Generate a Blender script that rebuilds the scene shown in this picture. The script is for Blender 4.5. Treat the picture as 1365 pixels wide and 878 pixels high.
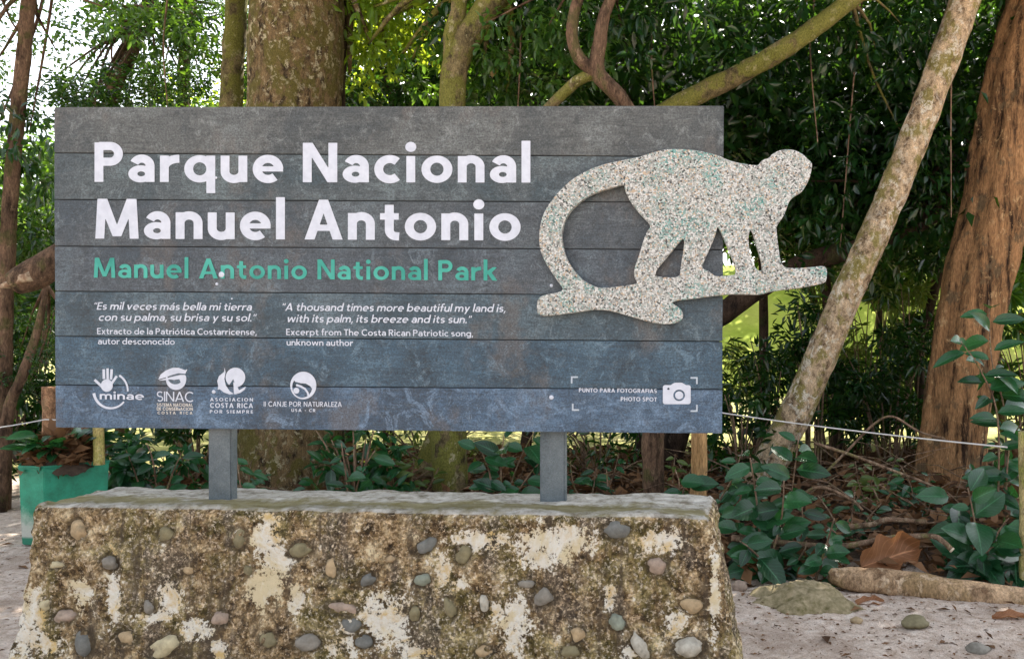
import bpy, bmesh, math, random
import numpy as np
from mathutils import Vector, noise as mnoise

R = math.radians
for o in list(bpy.data.objects):
    bpy.data.objects.remove(o)
SC = bpy.context.scene
COL = SC.collection

# ------------------------------------------------------------------ camera, sky, sun, exposure
EYE, FPX, PX0, PY0 = 1.55, 1100.0, 900.0, 465.0
cam_d = bpy.data.cameras.new('camera')
cam_d.sensor_width = 36
cam_d.lens = 36 * FPX / 1365
cam_d.shift_x = (682.5 - PX0) / 1365
cam_d.shift_y = (PY0 - 439) / 1365
cam_d.clip_start, cam_d.clip_end = 0.05, 2000
cam = bpy.data.objects.new('camera', cam_d)
cam.location = (0, 0, EYE)
cam.rotation_euler = (R(90), 0, 0)
COL.objects.link(cam)
SC.camera = cam

SUN_EL, SUN_AZ = 50, 16            # sun behind the forest, a little to the right
world = bpy.data.worlds.new("World")
SC.world = world
world.use_nodes = True
wn = world.node_tree
bg = wn.nodes['Background']
sky = wn.nodes.new('ShaderNodeTexSky')
sky.sky_type = 'NISHITA'
sky.sun_disc = False
sky.sun_elevation = R(SUN_EL)
sky.sun_rotation = R(SUN_AZ)
sky.air_density = 1.0
sky.dust_density = 3.0
sky.ozone_density = 1.0
hsv = wn.nodes.new('ShaderNodeHueSaturation')      # thin white overcast: most of the blue is washed out
hsv.inputs['Saturation'].default_value = 0.38
wn.links.new(sky.outputs[0], hsv.inputs['Color'])
wn.links.new(hsv.outputs[0], bg.inputs[0])
bg.inputs[1].default_value = 0.15
sun_d = bpy.data.lights.new('sun', 'SUN')
sun_d.energy = 5.0
sun_d.angle = R(0.5)
sun_d.color = (1.0, 0.93, 0.82)
sun = bpy.data.objects.new('sun', sun_d)
sd = Vector((math.sin(R(SUN_AZ)) * math.cos(R(SUN_EL)), math.cos(R(SUN_AZ)) * math.cos(R(SUN_EL)), math.sin(R(SUN_EL))))
sun.rotation_euler = sd.to_track_quat('Z', 'Y').to_euler()
sun.location = (0, 0, 40)
COL.objects.link(sun)
SC.view_settings.view_transform = 'Standard'
SC.view_settings.look = 'None'
SC.view_settings.exposure = 1.80
SC.view_settings.gamma = 1
SC.render.engine = 'CYCLES'
SC.cycles.max_bounces = 6
SC.cycles.diffuse_bounces = 4
SC.cycles.transmission_bounces = 4
SC.cycles.use_denoising = True

# ------------------------------------------------------------------ helpers
def P(px, py, d):
    """point at distance d seen at photo pixel (px, py)"""
    return Vector(((px - PX0) / FPX * d, d, EYE - (py - PY0) / FPX * d))

def tag(o, label=None, cat=None, group=None, kind=None):
    if label: o['label'] = label
    if cat: o['category'] = cat
    if group: o['group'] = group
    if kind: o['kind'] = kind
    return o

def empty(name, loc, label, cat, group=None):
    o = bpy.data.objects.new(name, None)
    o.empty_display_size = 0.1
    o.location = loc
    COL.objects.link(o)
    return tag(o, label, cat, group)

def link(name, me, mat=None, parent=None, smooth=False):
    if mat: me.materials.append(mat)
    if smooth:
        me.polygons.foreach_set('use_smooth', [True] * len(me.polygons))
    o = bpy.data.objects.new(name, me)
    COL.objects.link(o)
    if parent is not None:
        o.parent = parent
        o.location = -Vector(parent.location)      # geometry is written in world space
    return o

def pymesh(name, verts, faces):
    me = bpy.data.meshes.new(name)
    me.from_pydata([tuple(v) for v in verts], [], faces)
    me.update()
    return me

def npmesh(name, V, F, attr=None):
    """V (n,3), F (m,k) all faces with the same corner count"""
    me = bpy.data.meshes.new(name)
    n, (m, k) = len(V), F.shape
    me.vertices.add(n)
    me.vertices.foreach_set('co', np.ascontiguousarray(V, dtype=np.float32).ravel())
    me.loops.add(m * k)
    me.loops.foreach_set('vertex_index', np.ascontiguousarray(F, dtype=np.int32).ravel())
    me.polygons.add(m)
    me.polygons.foreach_set('loop_start', np.arange(0, m * k, k, dtype=np.int32))
    me.update(calc_edges=True)
    if attr is not None:
        a = me.attributes.new('leafuv', 'FLOAT_VECTOR', 'POINT')
        a.data.foreach_set('vector', np.ascontiguousarray(attr, dtype=np.float32).ravel())
    me.validate()
    return me

def fbm(v, o=4, h=0.9):
    return mnoise.fractal(v, h, 2.1, o)

# ------------------------------------------------------------------ materials
class NT:
    def __init__(s, name):
        s.m = bpy.data.materials.new(name)
        s.m.use_nodes = True
        s.t = s.m.node_tree
        s.n = s.t.nodes
        s.b = s.n['Principled BSDF']
        s.out = s.n['Material Output']
        s.co = s.n.new('ShaderNodeTexCoord')
    def L(s, a, b): s.t.links.new(a, b)
    def map(s, scale=(1, 1, 1), src='Object'):
        mp = s.n.new('ShaderNodeMapping')
        mp.inputs['Scale'].default_value = scale
        s.L(s.co.outputs[src], mp.inputs[0])
        return mp.outputs[0]
    def noise(s, scale, detail=4, rough=.6, vec=None, dist=0):
        t = s.n.new('ShaderNodeTexNoise')
        t.inputs['Scale'].default_value = scale
        t.inputs['Detail'].default_value = detail
        t.inputs['Roughness'].default_value = rough
        t.inputs['Distortion'].default_value = dist
        s.L(vec if vec is not None else s.co.outputs['Object'], t.inputs['Vector'])
        return t.outputs[0]
    def voro(s, scale, vec=None, feat='F1', out='Color'):
        t = s.n.new('ShaderNodeTexVoronoi')
        t.feature = feat
        t.inputs['Scale'].default_value = scale
        s.L(vec if vec is not None else s.co.outputs['Object'], t.inputs['Vector'])
        return t.outputs[out]
    def ramp(s, fac, stops, interp='LINEAR'):
        r = s.n.new('ShaderNodeValToRGB')
        r.color_ramp.interpolation = interp
        e = r.color_ramp.elements
        while len(e) < len(stops): e.new(1)
        for el, (p, c) in zip(e, stops):
            el.position = p
            el.color = (*c, 1) if not isinstance(c, (int, float)) else (c, c, c, 1)
        s.L(fac, r.inputs[0])
        return r.outputs[0]
    def mix(s, fac, a, b, mode='MIX'):
        m = s.n.new('ShaderNodeMix')
        m.data_type = 'RGBA'
        m.blend_type = mode
        for sock, v in ((m.inputs[0], fac), (m.inputs[6], a), (m.inputs[7], b)):
            if isinstance(v, (int, float)): sock.default_value = v
            elif isinstance(v, tuple): sock.default_value = (*v, 1)
            else: s.L(v, sock)
        return m.outputs[2]
    def math(s, op, a, b=None):
        m = s.n.new('ShaderNodeMath')
        m.operation = op
        for sock, v in zip(m.inputs, (a, b)):
            if v is None: continue
            if isinstance(v, (int, float)): sock.default_value = v
            else: s.L(v, sock)
        return m.outputs[0]
    def attr(s, name):
        a = s.n.new('ShaderNodeAttribute')
        a.attribute_name = name
        return a
    def col(s, c, rough=.8, spec=.3):
        if isinstance(c, tuple): s.b.inputs['Base Color'].default_value = (*c, 1)
        else: s.L(c, s.b.inputs['Base Color'])
        if isinstance(rough, (int, float)): s.b.inputs['Roughness'].default_value = rough
        else: s.L(rough, s.b.inputs['Roughness'])
        s.b.inputs['Specular IOR Level'].default_value = spec
    def bump(s, h, strength=.4, dist=.01):
        b = s.n.new('ShaderNodeBump')
        b.inputs['Strength'].default_value = strength
        b.inputs['Distance'].default_value = dist
        s.L(h, b.inputs['Height'])
        s.L(b.outputs[0], s.b.inputs['Normal'])

def leaf_mat(name, dark, light, trans=.35, tcol=(.35, .5, .05), rough=.38, spec=.5, veins=False, dry=None):
    s = NT(name)
    a = s.attr('leafuv')
    sep = s.n.new('ShaderNodeSeparateXYZ')
    s.L(a.outputs['Vector'], sep.inputs[0])
    u, v, rnd = sep.outputs
    stops = [(0, dark), (.75, light)]
    if dry: stops += [(.955, light), (.965, dry), (1, dry)]
    c = s.ramp(rnd, stops)
    if veins:
        av = s.math('ABSOLUTE', v)
        mid = s.math('LESS_THAN', av, .05)
        w = s.math('SUBTRACT', s.math('MULTIPLY', u, 9.0), s.math('MULTIPLY', av, 2.6))
        side = s.math('LESS_THAN', s.math('ABSOLUTE', s.math('SUBTRACT', s.math('FRACT', w), .5)), .07)
        lc = tuple(min(1, x * 2.0 + .015) for x in light)
        c = s.mix(s.math('MULTIPLY', mid, .8), c, lc)
        c = s.mix(s.math('MULTIPLY', side, .35), c, lc)
        n = s.noise(60, 3)
        c = s.mix(s.ramp(n, [(.35, 0.), (.75, .35)]), c, tuple(x * .55 for x in dark))
        s.bump(s.math('ADD', s.math('MULTIPLY', side, -.5), n), .25, .004)
    s.col(c, rough, spec)
    tr = s.n.new('ShaderNodeBsdfTranslucent')
    tc = s.mix(.75, c, tcol)
    s.L(tc, tr.inputs[0])
    ms = s.n.new('ShaderNodeMixShader')
    ms.inputs[0].default_value = trans
    s.L(s.b.outputs[0], ms.inputs[1])
    s.L(tr.outputs[0], ms.inputs[2])
    s.L(ms.outputs[0], s.out.inputs[0])
    return s.m

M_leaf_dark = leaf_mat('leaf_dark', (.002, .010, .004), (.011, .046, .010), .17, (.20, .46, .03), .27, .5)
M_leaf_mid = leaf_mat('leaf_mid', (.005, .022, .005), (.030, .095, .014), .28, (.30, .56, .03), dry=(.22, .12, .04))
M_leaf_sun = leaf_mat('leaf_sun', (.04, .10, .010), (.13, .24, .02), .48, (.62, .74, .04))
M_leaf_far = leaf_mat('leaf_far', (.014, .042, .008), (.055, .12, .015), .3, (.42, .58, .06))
M_leaf_big = leaf_mat('leaf_big', (.002, .018, .008), (.020, .095, .034), .22, (.10, .36, .05), .27, .5, veins=True)
M_leaf_olive = leaf_mat('leaf_olive', (.03, .07, .012), (.09, .14, .03), .35, (.35, .42, .05))
M_dry = leaf_mat('dry_leaf', (.045, .024, .014), (.20, .105, .05), .15, (.3, .14, .05), .75, .2)
M_dry_red = leaf_mat('dry_leaf_russet', (.20, .085, .035), (.32, .15, .07), .25, (.5, .22, .08), .6, .3, veins=True)

def bark(name, base, dark, pale, moss, moss_amt=.5, pale_amt=.45, stretch=.35, sc=9, bstr=.7):
    s = NT(name)
    v = s.map((1, 1, stretch))
    n1 = s.noise(sc, 7, .7, v)
    n2 = s.noise(sc * .45, 5, .65, s.map((1, 1, .8)))
    n3 = s.noise(sc * 1.3, 5, .7, s.map((1, 1, .75)), .5)
    fine = s.noise(sc * 9, 4, .7, v)
    c = s.ramp(n1, [(.38, dark), (.50, base), (.63, tuple(min(1, x * 1.5) for x in base))])
    c = s.mix(s.ramp(n2, [(.62 - .24 * moss_amt, 0.), (.69 - .24 * moss_amt, .85)]), c, moss)
    big = s.ramp(s.noise(sc * .22, 4, .6), [(.40, .15), (.58, 1.)])
    c = s.mix(s.math('MULTIPLY', big, s.ramp(n3, [(.645 - .24 * pale_amt, 0.), (.70 - .24 * pale_amt, .95)])), c, pale)
    c = s.mix(.55, c, s.ramp(fine, [(.38, .2), (.60, 1.15)]), 'MULTIPLY')
    s.col(c, .92, .15)
    s.bump(s.math('ADD', n1, s.math('MULTIPLY', fine, .5)), bstr, .03)
    return s.m

M_bark_mossy = bark('bark_mossy', (.165, .112, .054), (.030, .02, .012), (.50, .44, .28), (.13, .112, .028), .60, .42, .45, 15, 1.0)
M_bark_lichen = bark('bark_lichen', (.50, .37, .235), (.12, .075, .042), (.74, .67, .54), (.25, .215, .06), .50, .52, .7, 11, 1.0)
M_bark_orange = bark('bark_orange', (.27, .145, .066), (.030, .016, .009), (.48, .31, .155), (.13, .09, .05), .25, .30, .16, 10, 1.0)
M_bark_green = bark('bark_green', (.16, .125, .06), (.05, .04, .02), (.38, .34, .2), (.17, .17, .035), .75, .3, .6, 10)
M_bark_brown = bark('bark_brown', (.13, .08, .05), (.04, .025, .016), (.26, .18, .11), (.09, .08, .03), .3, .3, .3, 10)
M_bark_dark = bark('bark_dark', (.06, .038, .026), (.02, .014, .01), (.13, .09, .06), (.05, .05, .02), .3, .2, .4, 10)
M_log = bark('dead_wood', (.42, .28, .165), (.17, .10, .055), (.60, .45, .30), (.30, .20, .10), .35, .45, .5, 8, .4)
M_twig = bark('twig', (.20, .13, .085), (.08, .05, .03), (.35, .27, .18), (.15, .14, .05), .3, .4, .3, 20, .3)
M_cut = NT('cut_wood'); M_cut.col(M_cut.ramp(M_cut.noise(30), [(.3, (.5, .4, .27)), (.7, (.72, .64, .5))]), .8); M_cut = M_cut.m

M_torn = NT('torn_wood'); M_torn.col(M_torn.ramp(M_torn.noise(14, 6), [(.42, (.20, .12, .07)), (.58, (.46, .36, .24))]), .85); M_torn = M_torn.m
def plain(name, a, b, sc=30, rough=.7, bstr=.2, spec=.3):
    s = NT(name)
    n = s.noise(sc, 6, .65)
    s.col(s.ramp(n, [(.3, a), (.7, b)]), rough, spec)
    s.bump(n, bstr, .005)
    return s.m

def board_mat(name, c1, c2, c3, seed):
    c1, c2, c3 = [tuple(x * k for x in c) for c, k in ((c1, .72), (c2, .86), (c3, .98))]
    s = NT(name)
    mp = s.n.new('ShaderNodeMapping')
    mp.inputs['Location'].default_value = (seed * 3.1, seed * 1.7, seed * 2.3)
    s.L(s.co.outputs['Object'], mp.inputs[0])
    v = mp.outputs[0]
    mp2 = s.n.new('ShaderNodeMapping')
    mp2.inputs['Scale'].default_value = (.6, 1, 5)
    s.L(v, mp2.inputs[0])
    big = s.noise(3.2, 6, .65, v, .6)
    grain = s.noise(14, 7, .75, mp2.outputs[0], 1.5)
    fine = s.noise(170, 3, .7, v)
    spots = s.noise(26, 6, .75, v)
    scr = s.noise(9, 6, .8, v, 4.0)
    c = s.ramp(big, [(.36, c1), (.50, c2), (.64, c3)])
    c = s.mix(.55, c, s.ramp(grain, [(.38, .42), (.60, 1.3)]), 'MULTIPLY')
    c = s.mix(s.ramp(spots, [(.57, 0.), (.64, .6)]), c, tuple(x * .45 for x in c1))
    c = s.mix(s.ramp(scr, [(.575, 0.), (.59, .3), (.605, 0.)]), c, (.30, .34, .34))
    c = s.mix(s.ramp(s.noise(4.5, 5, .7, s.map((1, 1, .7))), [(.54, 0.), (.64, .45)]), c, (.11, .09, .075))
    c = s.mix(s.ramp(s.noise(11, 7, .8, v, 1.0), [(.54, 0.), (.62, .5)]), c, tuple(min(1, x * 1.5 + .02) for x in c3))
    c = s.mix(.6, c, s.ramp(fine, [(.38, .35), (.62, 1.55)]), 'MULTIPLY')
    s.col(c, s.ramp(big, [(.3, .38), (.7, .6)]), .45)
    s.bump(s.math('ADD', grain, s.math('MULTIPLY', fine, .25)), .22, .006)
    return s.m

M_white = plain('white_vinyl', (.47, .50, .57), (.58, .61, .68), 40, .5, .05)
M_teal = plain('teal_vinyl', (.018, .22, .175), (.07, .40, .32), 7, .45, .05)
M_tan_text = plain('faded_vinyl', (.50, .47, .42), (.62, .58, .52), 40, .5, .05)
M_grey_vinyl = plain('grey_vinyl', (.36, .42, .48), (.45, .5, .55), 40, .5, .05)
M_post = NT('grey_painted_post')
_f = M_post.noise(220, 3, .8)
_c = M_post.ramp(M_post.noise(6, 6, .7), [(.38, (.075, .098, .11)), (.62, (.15, .175, .185))])
M_post.col(M_post.mix(.7, _c, M_post.ramp(_f, [(.3, .4), (.7, 1.3)]), 'MULTIPLY'), .6, .4)
M_post.bump(_f, .3, .004); M_post = M_post.m
M_dark = plain('gap_block_dark', (.012, .012, .014), (.03, .03, .03))

s = NT('pebble_terrazzo')
v1 = s.voro(190)
sep = s.n.new('ShaderNodeSeparateColor'); s.L(v1, sep.inputs[0])
c = s.ramp(sep.outputs[0], [(0, (.06, .06, .055)), (.07, (.20, .20, .185)), (.17, (.36, .37, .34)), (.40, (.50, .50, .46)), (.58, (.66, .66, .63)), (.84, (.52, .40, .28)), (.93, (.24, .36, .33))], 'CONSTANT')
teal = s.math('MULTIPLY', s.math('GREATER_THAN', sep.outputs[1], .68), s.ramp(s.noise(7, 3, .6), [(.49, 0.), (.62, .9)]))
c = s.mix(s.math('MULTIPLY', teal, .75), c, (.05, .34, .30))
ed = s.voro(190, feat='DISTANCE_TO_EDGE', out='Distance')
c = s.mix(s.ramp(ed, [(.0, .55), (.12, 0.)]), c, (.10, .095, .085))
c = s.mix(.4, c, s.ramp(s.noise(260, 2), [(.3, .6), (.7, 1.15)]), 'MULTIPLY')
s.col(c, .6, .4)
s.bump(ed, .6, .006)
M_terrazzo = s.m

s = NT('weathered_concrete')
at = s.attr('leafuv')
sep = s.n.new('ShaderNodeSeparateXYZ'); s.L(at.outputs['Vector'], sep.inputs[0])
lime, topm, moss_and_ring = sep.outputs
n1 = s.noise(4.5, 9, .72, None, .5)
n2 = s.noise(16, 8, .75)
n3 = s.noise(75, 5, .75)
n4 = s.noise(7, 6, .7, s.map((1.0, 1.0, .45)))
gr = s.voro(130)
gs = s.n.new('ShaderNodeSeparateColor'); s.L(gr, gs.inputs[0])
c = s.ramp(n2, [(.38, (.034, .021, .010)), (.46, (.165, .105, .048)), (.53, (.34, .24, .125)), (.61, (.62, .49, .30))])
c = s.mix(s.ramp(n1, [(.47, 0.), (.56, .8)]), c, s.ramp(n2, [(.40, (.085, .068, .018)), (.5, (.21, .17, .065)), (.60, (.39, .33, .17))]))
c = s.mix(s.ramp(n4, [(.51, 0.), (.58, .75)]), c, s.ramp(n3, [(.40, (.045, .036, .028)), (.60, (.21, .165, .125))]))
c = s.mix(s.ramp(n3, [(.53, 0.), (.60, .85)]), c, s.ramp(n1, [(.4, (.58, .44, .28)), (.6, (.68, .60, .47))]))
c = s.mix(.65, c, s.ramp(gs.outputs[0], [(0, .3), (.25, .75), (.6, 1.0), (.9, 1.5)], 'CONSTANT'), 'MULTIPLY')
rimf = s.math('MULTIPLY', s.math('SUBTRACT', 1.0, s.math('MINIMUM', s.math('MULTIPLY', topm, 20.0), 1.0)), moss_and_ring)
stk = s.noise(5, 6, .7, s.map((2.6, 2.6, .22)))
c = s.mix(s.ramp(stk, [(.53, 0.), (.63, .75)]), c, (.075, .055, .036))
c = s.mix(s.math('MULTIPLY', rimf, .8), c, (.055, .042, .026))  # dark ring put into the concrete colour round each front stone
lm = s.math('ADD', lime, s.math('MULTIPLY', s.math('SUBTRACT', n2, .5), 3.2))
lm = s.math('ADD', lm, s.math('MULTIPLY', s.math('SUBTRACT', n3, .5), 2.2))
c = s.mix(s.ramp(lm, [(.46, 0.), (.60, .95)]), c, s.ramp(n1, [(.42, (.66, .56, .36)), (.50, (.76, .73, .65)), (.60, (.62, .44, .18))]))
top_c = s.ramp(n2, [(.38, (.22, .19, .14)), (.48, (.43, .40, .34)), (.60, (.60, .57, .51))])
top_c = s.mix(s.ramp(s.math('ADD', moss_and_ring, s.math('MULTIPLY', s.math('SUBTRACT', n4, .5), 1.6)), [(.30, 0.), (.6, .8)]), top_c, (.20, .165, .05))
top_c = s.mix(.45, top_c, s.ramp(s.noise(12, 6, .7, s.map((.3, 2.5, 1))), [(.40, .45), (.58, 1.1)]), 'MULTIPLY')
c = s.mix(s.ramp(s.math('ADD', topm, s.math('MULTIPLY', s.math('SUBTRACT', n2, .5), .6)), [(.40, 0.), (.62, 1.)]), c, top_c)
s.col(c, .93, .2)
s.bump(s.math('ADD', s.math('ADD', n3, s.math('MULTIPLY', n2, .8)), s.math('MULTIPLY', gs.outputs[0], .25)), .9, .012)
M_concrete = s.m

def stone_mat(name, c):
    s = NT(name)
    n = s.noise(35, 6, .7)
    cc = s.ramp(n, [(.3, tuple(x * .6 for x in c)), (.6, c), (.8, tuple(min(1, x * 1.3) for x in c))])
    cc = s.mix(s.ramp(s.noise(18, 4, .6), [(.6, 0.), (.72, .5)]), cc, (.12, .10, .06))
    s.col(cc, .75, .3)
    s.bump(n, .3, .006)
    return s.m
STONE = {k: stone_mat('stone_' + k, c) for k, c in dict(
    tan=(.38, .28, .16), grey=(.22, .20, .165), olive=(.21, .18, .10), pink=(.33, .25, .19),
    slate=(.145, .145, .13), cream=(.46, .40, .25), green=(.22, .24, .185), pale=(.42, .39, .32)).items()}

# sandy ground, forest soil and sunlit lawn on one sheet
s = NT('ground')
sp = s.n.new('ShaderNodeSeparateXYZ'); s.L(s.co.outputs['Object'], sp.inputs[0])
gx, gy, gz = sp.outputs
n1 = s.noise(1.3, 8, .7); n2 = s.noise(14, 8, .75); n3 = s.noise(110, 4, .75)
sand = s.ramp(n2, [(.38, (.46, .35, .27)), (.5, (.65, .53, .44)), (.62, (.77, .67, .58))])
sand = s.mix(s.ramp(n1, [(.48, 0.), (.60, .6)]), sand, (.34, .25, .19))
sand = s.mix(.6, sand, s.ramp(n3, [(.36, .4), (.48, 1.), (.65, 1.2)]), 'MULTIPLY')
soil = s.ramp(n2, [(.3, (.025, .017, .012)), (.55, (.075, .05, .034)), (.75, (.15, .10, .065))])
lawn = s.ramp(n1, [(.3, (.20, .21, .05)), (.5, (.34, .33, .12)), (.7, (.48, .42, .22))])
lawn = s.mix(.4, lawn, s.ramp(s.noise(6, 8, .8), [(.3, .5), (.7, 1.2)]), 'MULTIPLY')
edge = s.math('ADD', s.math('ADD', gy, s.math('ADD', s.math('MULTIPLY', s.math('MINIMUM', gx, 0.0), .5), s.math('MULTIPLY', s.math('MAXIMUM', gx, 0.0), .1))), s.math('MULTIPLY', s.math('SUBTRACT', n1, .5), 1.6))
c = s.mix(s.ramp(s.math('DIVIDE', edge, 20), [(.283, 0.), (.305, 1.)]), sand, soil)
c = s.mix(s.ramp(s.math('DIVIDE', s.math('ADD', gy, s.math('MULTIPLY', n1, 4)), 20), [(.59, 0.), (.65, 1.)]), c, lawn)
s.col(c, .95, .1)
s.bump(s.math('ADD', n2, n3), .8, .02)
M_ground = s.m
s = NT('grass_bank')
n1 = s.noise(.35, 6, .6); n2 = s.noise(5, 8, .8)
c = s.ramp(n1, [(.3, (.22, .30, .03)), (.5, (.34, .40, .06)), (.7, (.42, .42, .10))])
s.col(s.mix(.45, c, s.ramp(n2, [(.3, .5), (.7, 1.25)]), 'MULTIPLY'), .95, .1)
M_bank = s.m

# ------------------------------------------------------------------ ground
def grid_sheet(xs, ys, h):
    V = [(x, y, h(x, y)) for y in ys for x in xs]
    nx = len(xs)
    F = [(j * nx + i, j * nx + i + 1, (j + 1) * nx + i + 1, (j + 1) * nx + i) for j in range(len(ys) - 1) for i in range(nx - 1)]
    return V, F
def axis(lo, hi, a, b, fine, coarse):
    r = list(np.arange(a, b, fine)); L = []; x = a; st = fine
    while x > lo: st = min(st * 1.35, coarse); x -= st; L.append(x)
    Rr = []; x = b; st = fine
    while x < hi: st = min(st * 1.35, coarse); Rr.append(x); x += st
    return sorted(L) + r + Rr
def ground_h(x, y):
    v = Vector((x, y, 0))
    h = .03 * fbm(v * 1.1, 4) + .008 * fbm(v * 7, 3)
    if y > 20: h += .3 * fbm(v * .12, 3) * min(1, (y - 20) / 20)
    # swell of earth under the leaf litter on the right
    e = y + (.5 if x < 0 else .1) * x
    h += .012 * fbm(v * 13, 2) * max(0, min(1, (9 - y) / 2)) + .11 * max(0, min(1, (e - 5.7) / 1.4)) * max(0, min(1, (13 - y) / 3))
    return h
V, F = grid_sheet(axis(-500, 500, -5, 5, .06, 40), axis(-300, 900, 2.5, 11, .06, 40), ground_h)
g = link('ground', pymesh('ground', V, F), M_ground, None, True)
tag(g, kind='structure')
def bank_h(x, y):
    t = max(0, min(1, (y - 24) / 22))
    t = t * t * (3 - 2 * t)
    return -.35 + 6.5 * t * max(0, min(1, (x + 14) / 12)) + .4 * fbm(Vector((x * .1, y * .1, 3)), 3)
V, F = grid_sheet(list(np.arange(-30, 61, 1.0)), list(np.arange(22, 70, 1.0)), bank_h)
b_ = link('grass_bank', pymesh('grass_bank', V, F), M_bank, None, True)
tag(b_, kind='structure')

# ------------------------------------------------------------------ flat lettering made from strokes
def poly_sd(poly, X, Y):
    p = np.asarray(poly, float)
    a, b = p, np.roll(p, -1, 0)
    d2 = np.full(X.shape, 1e9); inside = np.zeros(X.shape, bool)
    for (ax, ay), (bx, by) in zip(a, b):
        ex, ey = bx - ax, by - ay
        l2 = ex * ex + ey * ey
        if l2 < 1e-14: continue
        t = np.clip(((X - ax) * ex + (Y - ay) * ey) / l2, 0, 1)
        d2 = np.minimum(d2, (X - ax - t * ex) ** 2 + (Y - ay - t * ey) ** 2)
        if ay != by:
            cr = ((ay > Y) != (by > Y)) & (X < ex * (Y - ay) / (by - ay) + ax)
            inside ^= cr
    return np.where(inside, 1, -1) * np.sqrt(d2)

def field_mesh(ops, step):
    """marching squares over a union (+) / difference (-) of polygons; returns 2D verts and faces"""
    pts = np.concatenate([np.asarray(p, float) for sgn, p in ops if sgn > 0])
    lo, hi = pts.min(0) - step * 1.5, pts.max(0) + step * 1.5
    xs, ys = np.arange(lo[0], hi[0] + step, step), np.arange(lo[1], hi[1] + step, step)
    X, Y = np.meshgrid(xs, ys)
    f = np.full(X.shape, -1e9)
    for sgn, p in ops:
        d = poly_sd(p, X, Y)
        f = np.maximum(f, d) if sgn > 0 else np.minimum(f, -d)
    V, F, idx = [], [], {}
    def vid(k, x, y):
        if k not in idx:
            idx[k] = len(V); V.append((x, y))
        return idx[k]
    ins = f > 0
    cnt = ins[:-1, :-1].astype(int) + ins[1:, :-1] + ins[:-1, 1:] + ins[1:, 1:]
    for j in range(cnt.shape[0]):
        i = 0
        row = cnt[j]
        while i < cnt.shape[1]:
            if row[i] == 4:
                k = i
                while k + 1 < cnt.shape[1] and row[k + 1] == 4: k += 1
                F.append((vid((j, i), xs[i], ys[j]), vid((j, k + 1), xs[k + 1], ys[j]), vid((j + 1, k + 1), xs[k + 1], ys[j + 1]), vid((j + 1, i), xs[i], ys[j + 1])))
                i = k + 1
                continue
            if row[i]:
                cs = [(j, i), (j, i + 1), (j + 1, i + 1), (j + 1, i)]
                poly = []
                for q in range(4):
                    a, b = cs[q], cs[(q + 1) % 4]
                    fa, fb = f[a], f[b]
                    if fa > 0: poly.append(vid(a, xs[a[1]], ys[a[0]]))
                    if (fa > 0) != (fb > 0):
                        t = fa / (fa - fb)
                        poly.append(vid((min(a, b), max(a, b)), xs[a[1]] + t * (xs[b[1]] - xs[a[1]]), ys[a[0]] + t * (ys[b[0]] - ys[a[0]])))
                if len(poly) > 2: F.append(tuple(poly))
            i += 1
    return V, F

def arc(cx, cy, rx, ry, a0, a1, n=22):
    return [(cx + rx * math.cos(R(a0 + (a1 - a0) * k / n)), cy + ry * math.sin(R(a0 + (a1 - a0) * k / n))) for k in range(n + 1)]
def ell(cx, cy, rx, ry, n=44): return arc(cx, cy, rx, ry, 0, 360, n)[:-1]
def box(x0, y0, x1, y1): return [(x0, y0), (x1, y0), (x1, y1), (x0, y1)]
def stroke(pts, w, w1=None):
    p = np.asarray(pts, float); n = len(p)
    t = np.gradient(p, axis=0) if n > 2 else np.repeat((p[1] - p[0])[None], 2, 0)
    d = np.diff(p, axis=0); d /= np.linalg.norm(d, axis=1)[:, None] + 1e-12
    nn = np.zeros_like(p)
    for i in range(n):
        a = d[max(0, i - 1)]; b = d[min(n - 2, i)]
        m = a + b; m /= np.linalg.norm(m) + 1e-12
        k = 1 / max(.5, float(m @ a))
        nn[i] = np.array((-m[1], m[0])) * k
    ww = np.linspace(w, w1 if w1 is not None else w, n)[:, None] / 2
    return [tuple(q) for q in p + nn * ww] + [tuple(q) for q in (p - nn * ww)[::-1]]

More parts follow.
